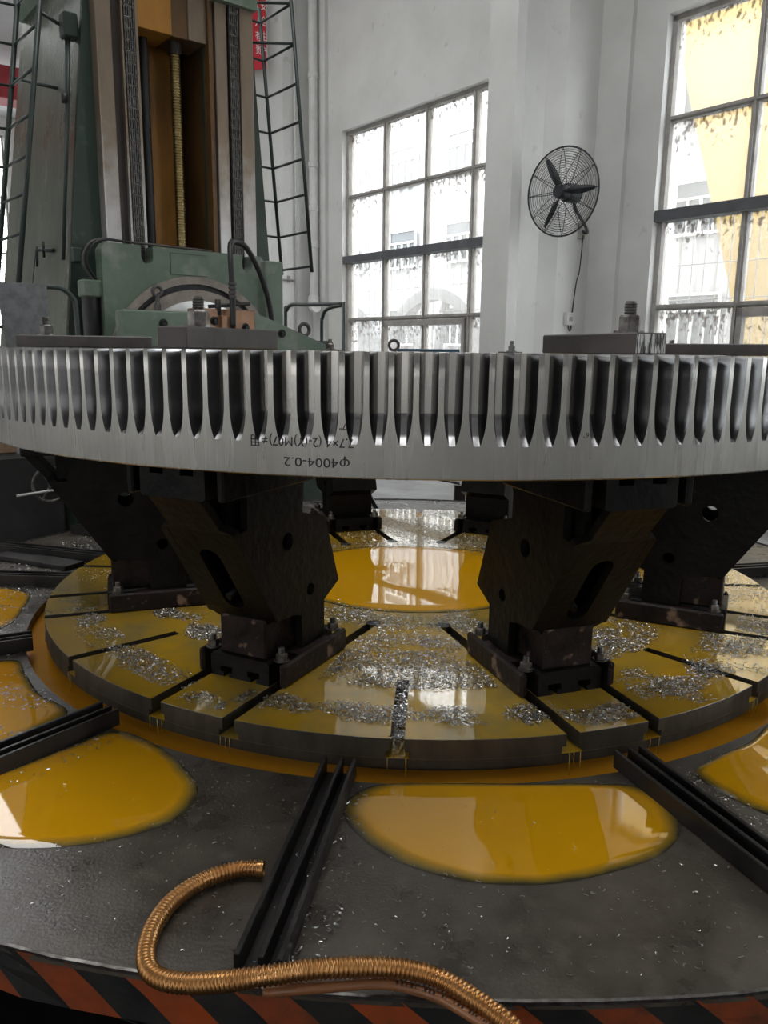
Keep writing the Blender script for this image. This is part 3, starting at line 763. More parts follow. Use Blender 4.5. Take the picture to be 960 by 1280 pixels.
# slideways
zlo, zhi = -.6, 2.9
MB().box(cs(-6.05), cs(-5.93), cv(2.115), cv(2.225), cz(zlo), cz(zhi), bev=.006).build('slideway', 'way_tan', mc)
MB().box(cs(-6.05), cs(-5.985), cv(2.225), cv(2.40), cz(zlo), cz(zhi)).build('slideway_bed', 'way_dark', mc)
MB().box(cs(-6.05), cs(-5.935), cv(2.398), cv(2.418), cz(zlo), cz(zhi)).build('edge_strip', 'way_tan', mc)
MB().box(cs(-6.05), cs(-5.94), cv(2.298), cv(2.312), cz(zlo), cz(zhi)).build('edge_strip', 'way_tan', mc)
MB().box(cs(-6.05), cs(-5.95), cv(3.03), cv(3.125), cz(zlo), cz(zhi), bev=.005).build('slideway', 'way_tan', mc)
MB().box(cs(-6.05), cs(-5.985), cv(3.01), cv(3.24), cz(zlo), cz(zhi)).build('slideway_bed', 'way_dark', mc)
MB().box(cs(-6.05), cs(-5.93), cv(3.228), cv(3.34), cz(zlo), cz(zhi), bev=.006).build('slideway', 'way_tan', mc)
# leaf chains
def link_mesh():
    m = MB()
    for k in range(5):
        y = -.032 + k * .016
        out = [(y - .004, -.040), (y + .004, -.040), (y + .004, .040), (y - .004, .040)]
        m.prism([(.014 * math.cos(a), .022 + .016 * math.sin(a)) for a in [PI * i / 6 for i in range(7)]] + [(.014 * math.cos(a), -.022 + .016 * math.sin(a)) for a in [PI + PI * i / 6 for i in range(7)]], [], lambda p, q, t: (p, t, q), y - .005, y + .005)
    for z in (-.036,): m.tube([(0.002, -.040, z), (.002, .040, z)], .009, 8)
    return m.mesh('chain_link', 'chain')
lk = link_mesh()
for v in (2.355, 3.176):
    for k in range(31): inst('chain_link', lk, mc, (cs(-5.945), cv(v), cz(.62 + k * .074)))
# lead screw, shaft, cross beam, cap
prof = []; z = -.6
while z < 2.28: prof += [(.040, z), (.040, z + .010), (.034, z + .013), (.034, z + .017)]; z += .02
MB().lathe([(r, cz(z)) for r, z in prof], (cs(-6.12), cv(2.772), 0), 20).build('lead_screw', 'brass', mc)
MB().lathe([(.05, cz(2.18)), (.05, cz(2.3))], (cs(-6.12), cv(2.772), 0), 20).build('screw_collar', 'way_dark', mc)
MB().lathe([(.036, cz(-.6)), (.036, cz(2.5))], (cs(-6.18), cv(2.548), 0), 20, smooth=True).build('shaft', 'black', mc)
MB().box(cs(-6.30), cs(-5.99), cv(2.42), cv(2.70), cz(2.262), cz(2.9), bev=.004).build('cross_beam', 'rust_oil', mc)
MB().box(cs(-6.30), cs(-6.0), cv(2.70), cv(2.83), cz(2.262), cz(2.9), bev=.004).build('cross_beam', 'rust_dark', mc)
MB().box(cs(-6.30), cs(-5.99), cv(2.83), cv(2.975), cz(2.262), cz(2.9), bev=.004).build('cross_beam', 'way_tan', mc)
m = MB(); m.box(cs(-7.6), cs(-5.86), cv(2.02), cv(3.42), cz(2.64), cz(3.3), bev=.05); m.box(cs(-6.1), cs(-5.89), cv(2.98), cv(3.36), cz(2.56), cz(2.66))
m.build('top_cap', 'green_lite', mc)
# conduit rod, brackets and valve on the left side
m = MB(); m.tube([bf(0, 0, 0) - bf(0, 0, 0) + Vector((cs(-6.14), cv(1.98 + .02), cz(2.20))), Vector((cs(-6.12), cv(1.955), cz(1.70))), Vector((cs(-6.08), cv(1.84), cz(.62)))], .013, 8)
m.tube([(cs(-6.17), cv(1.99), cz(2.18)), (cs(-6.15), cv(1.955), cz(1.70)), (cs(-6.11), cv(1.845), cz(.62))], .009, 8)
m.build('conduit', 'pipe_green', mc)
m = MB(); m.box(cs(-6.20), cs(-6.09), cv(1.95), cv(2.05), cz(2.12), cz(2.28), bev=.01); m.build('conduit_bracket', 'green', mc)
m = MB(); m.tube([(cs(-6.12), cv(1.935), cz(1.69)), (cs(-6.12), cv(1.935), cz(1.75))], .024, 10); m.build('conduit_joint', 'black', mc)
m = MB(); m.tube([(cs(-6.45), cv(1.885), cz(.72)), (cs(-6.75), cv(1.86), cz(.75))], .014, 8); m.tube([(cs(-6.62), cv(1.86), cz(.68)), (cs(-6.62), cv(1.86), cz(.80))], .010, 6); m.tube([(cs(-6.75), cv(1.84), cz(.62)), (cs(-6.75), cv(1.85), cz(.77))], .010, 6)
m.tube([(cs(-6.75), cv(1.84), cz(.75)), (cs(-6.76), cv(1.80), cz(.5)), (cs(-6.74), cv(1.80), cz(.2))], .004, 5)
m.build('valve', 'black', mc)
# dark base under the column
MB().box(cs(-8.3), cs(-5.95), cv(1.72), cv(3.8), cz(FLOOR), cz(-.75), bev=.04).build('base_casting', 'green', mc)

# ------------------------------------------------------------------ tool head on the slideways
hd = thing('tool_head', 'green tool head with large swivel ring behind the gear', 'machine head', bf(-5.75, 2.70, -.75), TH)
hs = lambda s: s + 5.75
hv = lambda v: v - 2.70
hz = lambda z: z + .75
HF = -5.80
def notch(c, w=.045, d=.125):
    pts = [(c - w, .735)] + [(c + w * math.cos(a), .735 - d + w + w * math.sin(a)) for a in [PI + PI * i / 8 for i in range(9)]] + [(c + w, .735)]
    return pts
out = [(2.02, -.74), (2.02, .69), (2.05, .735)] + notch(2.355) + notch(3.176) + [(3.30, .735), (3.33, .70), (3.33, -.74)]
MB().prism([(hv(a), hz(b)) for a, b in out], [], YZX, hs(-5.93), hs(HF)).build('body', 'green_lite', hd)
def ring(name, ro_, ri_, s0, s1, m, a0=0, a1=2 * PI):
    return MB().lathe([(ri_, hs(s0)), (ri_, hs(s1)), (ro_, hs(s1)), (ro_, hs(s0))], (0, hv(2.72), hz(-.16)), 72, axis='X', mi=0, closed_prof=True).build(name, m, hd)
ring('swivel_ring', .70, .645, HF - .02, HF + .035, 'stone')
ring('ring_groove', .647, .60, HF - .02, HF + .006, 'black')
ring('swivel_disc', .602, .52, HF - .02, HF + .05, 'stone')
fdisc = ring('face_disc', .522, .05, HF - .02, HF + .075, 'bright')
m = MB()
for k in range(5):
    a = math.radians(72 + k * 9); m.lathe([(0, hs(HF + .077)), (.008, hs(HF + .077))], (0, hv(2.72) + .45 * math.cos(a), hz(-.16) + .45 * math.sin(a)), 10, axis='X')
m.build('face_hole', 'black', fdisc)
MB().box(hs(-5.93), hs(-5.72), hv(3.30), hv(3.46), hz(-.3), hz(.70), bev=.012).build('side_box', 'green_lite', hd)
m = MB(); m.box(0, 0, 0, 0, 0, 0) if False else None
# saddle beam in front: left block, copper plate, right arm
MB().box(hs(-5.44), hs(-5.29), hv(1.96), hv(2.475), hz(-.30), hz(.255), bev=.012).build('left_block', 'green_lite', hd)
MB().box(hs(-5.42), hs(-5.285), hv(2.478), hv(2.95), hz(-.30), hz(.285), bev=.006).build('copper_plate', 'copper', hd)
MB().prism([(hv(a), hz(b)) for a, b in ((2.952, -.3), (2.952, .272), (3.06, .235), (3.72, .0), (3.72, -.3))], [], YZX, hs(-5.42), hs(-5.295)).build('right_arm', 'green_lite', hd)
MB().box(hs(-5.82), hs(-5.43), hv(2.3), hv(3.1), hz(-.6), hz(-.05)).build('spindle_box', 'green', hd)
m = MB()
for v, z in ((2.24, .17), (2.40, .09), (2.62, .20), (2.74, .19), (2.87, .16), (3.18, .125)):
    b = MB(); b.lathe([(0, hs(-5.262)), (.012, hs(-5.262)), (.012, hs(-5.268)), (.02, hs(-5.264)), (.02, hs(-5.285)), (.032, hs(-5.285)), (.032, hs(-5.292))], (0, hv(v), hz(z)), 16, axis='X'); b.build('cap_screw', 'black', hd)
MB().box(hs(-5.30), hs(-5.24), hv(2.66), hv(2.76), hz(.02), hz(.24), bev=.006).build('nozzle_block', 'copper', hd)
m = MB().lathe([(.055, hz(.04)), (.045, hz(.07)), (.016, hz(.15)), (.012, hz(.17)), (0, hz(.17))], (hs(-5.22), hv(2.735), 0), 20, smooth=True); m.build('funnel', 'black', hd)
m = MB().tube(catmull([(hs(-5.22), hv(2.735), hz(.16)), (hs(-5.23), hv(2.742), hz(.40)), (hs(-5.27), hv(2.755), hz(.62)), (hs(-5.35), hv(2.80), hz(.745)), (hs(-5.42), hv(2.88), hz(.775)), (hs(-5.46), hv(2.99), hz(.74)), (hs(-5.48), hv(3.12), hz(.55)), (hs(-5.50), hv(3.21), hz(.29)), (hs(-5.50), hv(3.22), hz(.02))], 8), .021, 12); rh = m.build('rubber_hose', 'black', hd)
m = MB()
for k, z in enumerate((.36, .39, .42, .45)): m.lathe([(.028, hz(z)), (.03, hz(z + .01)), (.028, hz(z + .02))], (hs(-5.23), hv(2.742), 0), 14)
m.build('hose_ferrule', 'dark_steel', rh)
m = MB(); m.tube([(hs(-5.33), hv(2.60), hz(.30)), (hs(-5.27), hv(2.90), hz(.33))], .013, 8); m.tube([(hs(-5.30), hv(2.66), hz(.24)), (hs(-5.30), hv(2.66), hz(.35))], .022, 10); m.build('valve_handle', 'black', hd)
# left side motor box and cables
m = MB().box(hs(-5.95), hs(-5.83), hv(1.885), hv(2.03), hz(.355), hz(.475), bev=.01); m.build('junction_box', 'green_lite', hd)
MB().lathe([(.06, hz(-.5)), (.06, hz(.355))], (hs(-5.9), hv(1.955), 0), 20, smooth=True).build('motor', 'black', hd)
MB().box(hs(-6.02), hs(-5.95), hv(1.87), hv(1.94), hz(.60), hz(.70), bev=.008).build('switch_box', 'green', hd)
for o in (0, .03):
    MB().tube(catmull([(hs(-5.86), hv(1.97 + o), hz(.47)), (hs(-5.84), hv(1.90 + o), hz(.58)), (hs(-5.82), hv(1.93 + o), hz(.70)), (hs(-5.83), hv(2.03 + o), hz(.755)), (hs(-5.84), hv(2.25), hz(.755)), (hs(-5.86), hv(2.9), hz(.748))], 6), .009, 8).build('cable', 'black' if o else 'dark_steel', hd)
# inset cover outline
m = MB()
for a, b, c, d in ((2.53, 2.535, .55, .70), (2.53, 2.83, .545, .55), (2.53, 2.83, .70, .703)): m.box(hs(HF), hs(HF + .002), hv(a), hv(b), hz(c), hz(d))
m.build('cover_seam', 'green', hd)
def eye_hall(label, s, v, z, R, r, post): eyebolt('eye_bolt', label, bf(s, v, z), TH + PI / 2, R, r, post)
eye_hall('steel eye bolt on the green block beside the big nut', -5.36, 2.235, .255, .032, .013, .10)
eye_hall('black lifting eye standing on the machine behind the sloping green arm', -7.04, 4.5, .10, .06, .02, .05)
sp = thing('machine_bracket', 'low green machine bracket behind the gear carrying the lifting eye', 'bracket', bf(-7.04, 4.5, FLOOR), TH)
MB().box(-.25, .25, -.2, .2, 0, .10 - FLOOR, bev=.02).build('bracket', 'green', sp)

# guard sheet with bent pipe, left of the head
gd = thing('guard_sheet', 'grey brushed guard sheet on a bent green pipe at the left', 'guard', bf(-5.35, 1.4, -.6), TH)
MB().prism([(-.24, .62), (.105, .985), (.085, .99), (-.24, .985)] if False else [(-.16, .60), (.12, .60), (.105, .985), (-.19, .985)], [], YZX, -.004, .004).build('sheet', 'grey_panel', gd)
MB().tube(catmull([(-.02, -.3, .97), (-.02, .10, .975), (-.02, .20, .97), (-.02, .262, .92), (-.02, .285, .84), (-.02, .285, .4)], 6), .016, 10).build('pipe', 'pipe_green', gd)
MB().tube([(-.02, -.4, .72), (-.02, -.10, .72)], .01, 8).build('cross_pipe', 'pipe_green', gd)

# ------------------------------------------------------------------ ladders on the column
def bars(root, segs, r, name, m='pipe_green'):
    for a, b in segs: MB().tube([a, b], r, 6).build(name, m, root)
lr = thing('ladder', 'green steel ladder hanging on the right side of the column', 'ladder', bf(-6.25, 3.8, .68), TH, 'column ladders')
fa_ = lambda z: 3.914 + (z - .72) * (3.721 - 3.914) / (2.912 - .72)
LA = lambda z: Vector((-.25, fa_(z) - 3.8, z - .68)); LB = lambda z: Vector((.25, fa_(z) - 3.8, z - .68))
bars(lr, [(LA(.68), LA(2.85)), (LB(.67), LB(2.90))], .017, 'rail')
rz = [.72, 1.005, 1.304, 1.584, 1.871, 2.159, 2.445, 2.737]
bars(lr, [(LA(z), LB(z)) for z in rz], .011, 'rung')
bars(lr, [(LA(z), Vector((-.25, vr(z) - 3.8 - .02, z - .68 + .01))) for z in rz], .010, 'standoff')
bars(lr, [(LB(2.45), Vector((-.10, vr(2.45) - 3.8 - .1, 2.45 - .68))), (LB(2.74), Vector((-.10, vr(2.7) - 3.8 - .1, 2.74 - .68)))], .011, 'brace')
ll = thing('ladder', 'green steel ladder on the left oily side of the column', 'ladder', bf(-6.45, 1.7, .3), TH, 'column ladders')
fl_ = lambda z: 1.55 + (z - .493) * (1.821 - 1.55) / (2.323 - .493)
R2 = lambda z: Vector((.30, fl_(z) - 1.7, z - .3)); R1 = lambda z: Vector((-.25, fl_(z) - 1.7 - .02, z - .3))
bars(ll, [(R2(.25), R2(2.9)), (R1(.25), R1(2.9))], .019, 'rail')
zl = [.789, 1.059, 1.315, 1.59, 1.894, 2.18, 2.45]
bars(ll, [(R2(z), R1(z)) for z in zl], .011, 'rung')
bars(ll, [(R1(z), R1(z) + Vector((-.05, -.35, .0))) for z in zl[2:]], .010, 'cage_bar')
bars(ll, [(R2(2.25), Vector((.20, vl(2.25) - 1.7 + .01, 2.2 - .3))), (R1(1.95), Vector((-.1, vl(1.95) - 1.7 + .01, 1.9 - .3)))], .013, 'bracket')

# ------------------------------------------------------------------ wall things
bn = thing('banner', 'red cloth banner with white Chinese slogan hanging on the left pillar', 'banner', bf(-12.17, 6.88, 4.35), TH)
m = MB(); vs = []
for i in range(13):
    z = i * .25; w = .004 * math.sin(i)
    vs += [(w, -.16, z), (w, .215, z + .13), (w - .004, -.16, z), (w - .004, .215, z + .13)]
fs = []
for i in range(12):
    q = 4 * i; fs += [(q, q + 1, q + 5, q + 4), (q + 2, q + 6, q + 7, q + 3)]
m.add(vs, fs).build('cloth', 'red', bn)
def banner_text(body, y, z0, dz, size):
    for i, ch in enumerate(body):
        me = text_mesh(ch, size)
        for v in me.vertices: v.co = (.012, v.co.x * .75 + y, v.co.y + z0 - dz * i)
        me.materials.append(M['white_print']); inst('printed_character', me, bn)
banner_text('安全生产', .115, .98, .22, .15); banner_text('人人有责', .01, .92, .20, .15)
dp = thing('drain_pipe', 'white drain pipe running down the corner by the left window', 'pipe', bf(-12.0, 7.88, .85), TH)
m = MB().lathe([(.075, 0.05), (.075, 6.6)], seg=18, smooth=True); dpp = m.build('pipe', 'white_paint', dp)
for z in (.9, 1.5, 2.2, 3.6, 5.0): MB().lathe([(.075, z), (.086, z + .01), (.086, z + .09), (.075, z + .1)], seg=18).build('joint', 'white_paint', dpp)
MB().tube(catmull([(0, 0, .08), (.02, -.03, -.02), (.12, -.08, -.10), (.22, -.1, -.1)], 5), .095, 14).build('elbow', 'white_paint', dp)
tp = thing('thin_pipe', 'thin white pipe on the left pillar beside the drain pipe', 'pipe', bf(-12.16, 7.62, .1), TH)
MB().tube([(0, 0, 0), (0, 0, 7.0)], .02, 8).build('pipe', 'white_paint', tp)
wt = thing('water_tap', 'small grey wall tap on a bracket at the left pillar', 'tap', bf(-12.18, 7.35, 1.15), TH)
m = MB(); m.tube([(0, -.12, .05), (0, .25, .05)], .016, 8); m.tube([(0, -.12, .05), (.03, -.14, -.08)], .014, 8); m.box(-.01, .0, .1, .16, .0, .12); m.build('tap_body', 'frame', wt)
wc = thing('wall_cabinet', 'white metal cabinet at the foot of the left pillar', 'cabinet', bf(-12.5, 6.3, FLOOR), TH)
m = MB().box(-.75, .62, -.1, .28, 0, 2.36, bev=.02); m.build('body', 'white_paint', wc)
MB().box(-.65, .55, -.115, -.1, .2, 2.26, bev=.01).build('door', 'white_paint', wc)
MB().box(.40, .43, -.14, -.115, 1.15, 1.35, bev=.005).build('handle', 'frame', wc.children[1] if len(wc.children) > 1 else wc)

# wall fan
fs_, fv_, fz_ = -5.8, 6.962, 1.685
fn = thing('wall_fan', 'black industrial wall fan with round wire guard on the middle pillar', 'fan', bf(fs_, fv_, fz_), 0)
ax = math.radians(-137); tilt = -.06
rot = Matrix.Rotation(ax, 4, 'Z') @ Matrix.Rotation(-tilt, 4, 'Y')   # local +X = blowing direction
def fan_part(mb, name, m):
    for i, v in enumerate(mb.v): mb.v[i] = tuple(rot @ Vector(v))
    return mb.build(name, m, fn)
FR = .445
m = MB()
for k in range(17):
    r = .07 + (FR - .07) * k / 16; b = .075 * (1 - (r / FR) ** 2.4)
    for sg in (1, -1):
        m.tube([(sg * b, r * math.cos(a), r * math.sin(a)) for a in [2 * PI * i / 40 for i in range(40)]], .0022, 4, closed=True)
for k in range(12):
    a = 2 * PI * k / 12
    for sg in (1, -1):
        m.tube([(sg * .075 * (1 - (r / FR) ** 2.4), r * math.cos(a), r * math.sin(a)) for r in (.05, .15, .25, .35, .41, FR)], .0038, 5)
m.tube([(0, FR * math.cos(a), FR * math.sin(a)) for a in [2 * PI * i / 48 for i in range(48)]], .010, 8, closed=True)
fan_part(m, 'guard', 'fan')
for a in (120, 236, 0):
    a = math.radians(a); c, s = math.cos(a), math.sin(a); m = MB(); top = []; bot = []
    for i in range(9):
        r = .06 + .34 * i / 8; w = .014 + .026 * math.sin(PI * min(1, (i + .6) / 8.8)) ; tw = .030 * (1 - i / 12)
        for sg in (-1, 1):
            top.append((sg * tw * .6 + .003, r * c - sg * w * s, r * s + sg * w * c)); bot.append((sg * tw * .6 - .003, r * c - sg * w * s, r * s + sg * w * c))
    n = len(top); vs = top + bot; f = []
    for i in range(8):
        q = 2 * i; f += [(q, q + 1, q + 3, q + 2), (n + q, n + q + 2, n + q + 3, n + q + 1), (q, q + 2, n + q + 2, n + q), (q + 1, n + q + 1, n + q + 3, q + 3)]
    f += [(0, n, n + 1, 1), (n - 2, n - 1, 2 * n - 1, 2 * n - 2)]
    m.add(vs, f, 0, True); fan_part(m, 'blade', 'fan')
fan_part(MB().lathe([(0, .09), (.06, .085), (.075, .05), (.075, -.05), (.09, -.06), (.10, -.12), (.10, -.24), (.07, -.27), (0, -.275)], (0, 0, 0), 24, axis='X'), 'motor', 'fan')
wp = bf(-6.185, 7.80, 1.42) - bf(fs_, fv_, fz_)
mo = rot @ Vector((-.2, 0, -.05))
MB().tube(catmull([mo, mo + Vector((.06, .06, -.12)), (mo + wp) / 2 + Vector((.1, 0, -.12)), wp + Vector((.05, -.08, -.04)), wp], 6), .018, 8).build('arm', 'fan', fn)
br = MB().box(-.03, .02, -.05, .05, -.10, .10, bev=.006); o = br.build('wall_bracket', 'frame', fn, wp, TH)
bx = bf(-6.19, 7.66, .40) - bf(fs_, fv_, fz_)
MB().tube(catmull([wp + Vector((.02, -.02, -.06)), wp + Vector((0, -.03, -.45)), wp * .4 + bx * .6 + Vector((.03, -.01, 0)), bx + Vector((.05, .05, .0)), bx + Vector((.05, .04, -.1)), bx + Vector((.02, -.01, -.13)), bx + Vector((.0, -.01, -.07))], 8), .007, 6).build('cord', 'fan', fn)
sb = thing('socket_box', 'small white socket box on the middle pillar under the fan', 'socket', bf(-6.2, 7.66, .33), TH)
MB().box(0, .05, -.075, .075, 0, .15, bev=.01).build('box', 'white_paint', sb)
MB().box(.05, .054, -.03, .03, .05, .10).build('socket_face', 'frame', sb)

# handrail behind the gear
hr = thing('handrail', 'bent green pipe handrail standing beyond the gear by the left window', 'handrail', bf(-7.6, 5.0, FLOOR), TH)
z1 = .50 - FLOOR
MB().tube(catmull([(-.63, 0, 0), (-.63, 0, z1 - .2), (-.60, 0, z1 - .04), (-.48, 0, z1 + .02), (-.2, 0, z1 + .01), (.55, 0, z1 - .01)], 6), .022, 10).build('rail', 'pipe_green', hr)
MB().tube([(.55, 0, z1 + .01), (.57, 0, 0)], .020, 10).build('post', 'pipe_green', hr)
MB().tube(catmull([(.55, 0, z1 - .02), (.30, -.02, z1 - .05), (.20, -.03, z1 - .14), (.18, -.03, z1 - .4), (.18, -.03, 0)], 6), .020, 10).build('bent_leg', 'pipe_green', hr)

# things far left, behind the tray
wb = thing('wood_block', 'short brown wooden block on a dark box added for the shade under the left end of the gear', 'block', bf(-6.2, 1.32, FLOOR), TH)
MB().box(-.15, .15, -.10, .10, 1.0, 1.30, bev=.01).build('block', 'wood', wb)
MB().box(-.40, .30, -.55, .36, 0, 1.0, bev=.02).build('stand', 'void', wb)  # dark box added to keep the shaded machine base black
hw = thing('hand_wheel', 'small steel hand wheel on the machine base at the left', 'hand wheel', bf(-5.75, 1.55, -.95), TH)
MB().tube([(0, .12 * math.cos(a), .12 * math.sin(a)) for a in [2 * PI * i / 24 for i in range(24)]], .013, 8, closed=True).build('rim', 'bolt', hw)
for k in range(3):
    a = k * 2 * PI / 3; MB().tube([(0, 0, 0), (0, .12 * math.cos(a), .12 * math.sin(a))], .009, 6).build('spoke', 'bolt', hw)
MB().tube([(.02, 0, 0), (-.20, .08, 0)], .022, 10).build('hub', 'dark_steel', hw)
wr = thing('white_rod', 'thin white rod lying across the machine base at the left', 'rod', bf(-5.65, 1.45, -.98), TH)
MB().tube([(.05, -.16, 0), (-.05, .15, .0)], .008, 8).build('rod', 'white_paint', wr)
rb = thing('crane_girder', 'red overhead crane girder high up at the far left', 'crane', bf(-24, 3, 6.35), TH)
MB().box(-.4, .4, -10.5, 4.8, 0, .8, bev=.02).build('girder', 'red_paint', rb)
for v in (-8, -4, 0, 4): MB().box(.4, .43, v - .05, v + .05, 0, .8).build('stiffener', 'red_paint', rb)
lb = thing('flat_bar', 'black flat bar lying loose on the tray among chips at the left', 'bar', (-2.10, 4.62, TR + Z0), math.radians(-25))
MB().box(-.30, .30, -.075, .075, .002, .030, bev=.004).build('bar', 'rib', lb)
ur = thing('long_rod', 'long thin steel rod leaning behind the tray under the gear', 'rod', (0.25, 7.3, FLOOR + Z0), 0)
MB().tube([(-.55, .1, .70), (.45, -.1, .56)], .013, 8).build('rod', 'bolt', ur)
MB().box(-.6, -.5, .05, .15, 0, .69).build('trestle', 'rib', ur); MB().box(.4, .5, -.15, -.05, 0, .545).build('trestle', 'rib', ur)

mt = thing('floor_shade', 'black sheet added for the shade on the floor in front of the striped skirt', 'mat', (XC, DC, FLOOR + Z0))  # black sheet added in place of shade on the floor below the skirt
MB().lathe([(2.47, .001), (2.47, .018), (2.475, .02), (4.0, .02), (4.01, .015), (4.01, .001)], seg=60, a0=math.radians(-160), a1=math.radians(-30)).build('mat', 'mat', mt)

# ------------------------------------------------------------------ coolant puddles
def puddle(label, pts, z, seed, name='coolant_puddle', cxy=None, edge=1.0):
    rnd = random.Random(seed)
    loop = catmull([(x, y, 0) for x, y in pts], 8, True); n = len(loop)
    cx = sum(p.x for p in loop) / n; cy = sum(p.y for p in loop) / n
    fr = [0, .3, .5, .65, .75, .83, .9, .95, 1.0]; vs = [(0, 0, 0)]; dep = [1.0]
    for f in fr[1:]:
        for p in loop: vs.append(((p.x - cx) * f, (p.y - cy) * f, .004 * min(1, (1 - f) * 12))); dep.append((1 - f) * 2.6 * edge if f < 1 else 0)
    fs = [(0, 1 + i, 1 + (i + 1) % n) for i in range(n)]
    for k in range(len(fr) - 2):
        for i in range(n):
            j = (i + 1) % n; fs.append((1 + k * n + i, 1 + (k + 1) * n + i, 1 + (k + 1) * n + j, 1 + k * n + j))
    o = MB().add(vs, fs, 0, True).build(name, 'puddle', None, (cx, cy, z + Z0))
    at = o.data.attributes.new('depth', 'FLOAT', 'POINT'); at.data.foreach_set('value', dep)
    tag(o, label, 'puddle', 'coolant puddles'); return o
puddle('wide yellow coolant puddle on the front tray plate, nearest the camera', [(-.10, 1.99), (-.085, 2.10), (.0, 2.165), (.205, 2.178), (.45, 2.18), (.646, 2.185), (.78, 2.17), (.85, 2.08), (.83, 1.95), (.72, 1.83), (.493, 1.735), (.33, 1.715), (.17, 1.74), (.01, 1.83)], TR + .001, 1)
puddle('yellow coolant puddle on the left tray plate above the hose', [(-1.33, 2.08), (-1.16, 2.22), (-1.03, 2.36), (-.92, 2.48), (-.78, 2.42), (-.62, 2.26), (-.535, 2.09), (-.60, 1.94), (-.777, 1.855), (-1.005, 1.84), (-1.22, 1.93)], TR + .001, 2)
puddle('orange coolant puddle on the right tray plate with window reflection', [(.985, 2.24), (1.10, 2.36), (1.25, 2.46), (1.42, 2.62), (1.62, 2.62), (1.68, 2.35), (1.50, 2.10), (1.25, 1.97), (1.10, 2.04)], TR + .001, 3)
puddle('yellow coolant puddle at the left edge between two ribs', [(XC + r * math.cos(math.radians(a)), DC + r * math.sin(math.radians(a))) for r, a in ((1.96, -131), (1.96, -138), (1.95, -145), (1.97, -150), (2.2, -150.5), (2.5, -150), (2.58, -141), (2.5, -132), (2.25, -129.5))], TR + .001, 4)
puddle('small yellow puddle at the left edge beyond the second rib', [(-2.3, 4.0), (-2.08, 4.10), (-1.88, 4.00), (-1.80, 3.75), (-1.76, 3.52), (-1.86, 3.42), (-2.2, 3.6)], TR + .001, 5)
puddle('orange puddle at the far back of the tray under the gear', [(-.5, 6.15), (-.2, 6.3), (.1, 6.35), (.32, 6.3), (.34, 6.1), (.05, 6.03), (-.3, 6.03)], TR + .001, 6)
puddle('round orange coolant pool in the middle of the table', [(XC + .72 * math.cos(a) * (1 + .05 * math.sin(3 * a) + .05 * math.sin(7 * a + 1)), DC + .02 + .64 * math.sin(a)) for a in [2 * PI * i / 16 for i in range(16)]], TT + .0012, 7, edge=2.0)

# ------------------------------------------------------------------ metal chips
def chip(mb, x, y, z, rnd, L, w, lift=1.0):
    yaw = rnd.uniform(0, 2 * PI); c, s = math.cos(yaw), math.sin(yaw); arc = rnd.uniform(.6, 3.2); R = L / arc; roll = rnd.uniform(-.9, .9)
    kind = rnd.random(); z += .001 + w * .3 * abs(math.sin(roll)) + rnd.random() * .004 * lift; vs = []
    n = 4
    for i in range(n):
        t = (i / (n - 1) - .5) * arc; px = R * math.sin(t); pz = R * (1 - math.cos(t))
        for sg in (-.5, .5):
            if kind < .6: q = (px, pz + sg * w * math.cos(roll), sg * w * math.sin(roll) + .0)     # lies on its side
            else: q = (px, sg * w, pz * .8)
            vs.append((x + q[0] * c - q[1] * s, y + q[0] * s + q[1] * c, z + q[2]))
    mb.add(vs, [(2 * i, 2 * i + 1, 2 * i + 3, 2 * i + 2) for i in range(n - 1)], 0, False)
def in_stand(r, a):
    for k in range(8):
        d = (a - (A0 + k * PI / 4) + PI) % (2 * PI) - PI
        if abs(d) < .4 and 1.06 < r * math.cos(d) < 1.60 and abs(r * math.sin(d)) < .21: return True
        if abs(d) < .4 and r > .80 and abs(abs(r * math.sin(d)) - .1525) < .026: return True
    return False
rnd = random.Random(11)
from mathutils import noise
def nz(x, y, f): return noise.noise(Vector((x * f, y * f, 3.1)))
mb = MB()
zones = [  # (r0, r1, angle0, angle1, count, noise frequency, threshold)
    (.58, .80, -180, 180, 1500, 5, .02), (.66, .95, -150, -30, 2600, 5, -.08), (1.10, 1.46, -106, -80, 3000, 4, -.35), (1.60, 1.74, -113, -75, 1700, 7, -.12), (1.68, 1.80, -80, -66, 450, 7, -.2),
    (1.48, 1.82, -64, -28, 1700, 6, .08), (1.60, 1.74, -64, -30, 1300, 5, -.15), (1.22, 1.38, -64, -36, 1100, 6, -.15), (.95, 1.3, -68, -30, 900, 7, .05), (1.22, 1.38, -152, -120, 1500, 6, -.1),
    (1.58, 1.74, -158, -120, 1500, 6, -.08), (.95, 1.2, -152, -124, 700, 6, .05), (1.70, 1.80, -119, -113, 160, 8, -.2), (1.70, 1.80, -75, -67, 220, 8, -.2), (.80, 1.12, -108, -76, 900, 5, .0),
    (.72, 1.80, 45, 130, 5200, 4, -.22), (1.45, 1.82, -30, 10, 1300, 4, -.1), (.7, 1.8, 130, 200, 900, 5, .05), (.7, 1.8, -20, 45, 900, 5, .05)]
for r0, r1, a0, a1, cnt, fq, th in zones:
    k = 0; tries = 0; cnt = int(cnt * 1.35)
    while k < cnt and tries < cnt * 6:
        tries += 1
        a = math.radians(rnd.uniform(a0, a1)); r = math.sqrt(rnd.uniform(r0 * r0, r1 * r1)); x, y = XC + r * math.cos(a), DC + r * math.sin(a)
        e = min((r - r0) / (r1 - r0), (r1 - r) / (r1 - r0)) * 2
        if nz(x, y, fq) + .25 * rnd.uniform(-1, 1) < th + .35 * (1 - e) - .1 or in_stand(r, a): continue
        chip(mb, x, y, TT + Z0, rnd, rnd.uniform(.006, .020), rnd.uniform(.0015, .0036), 2.0); k += 1
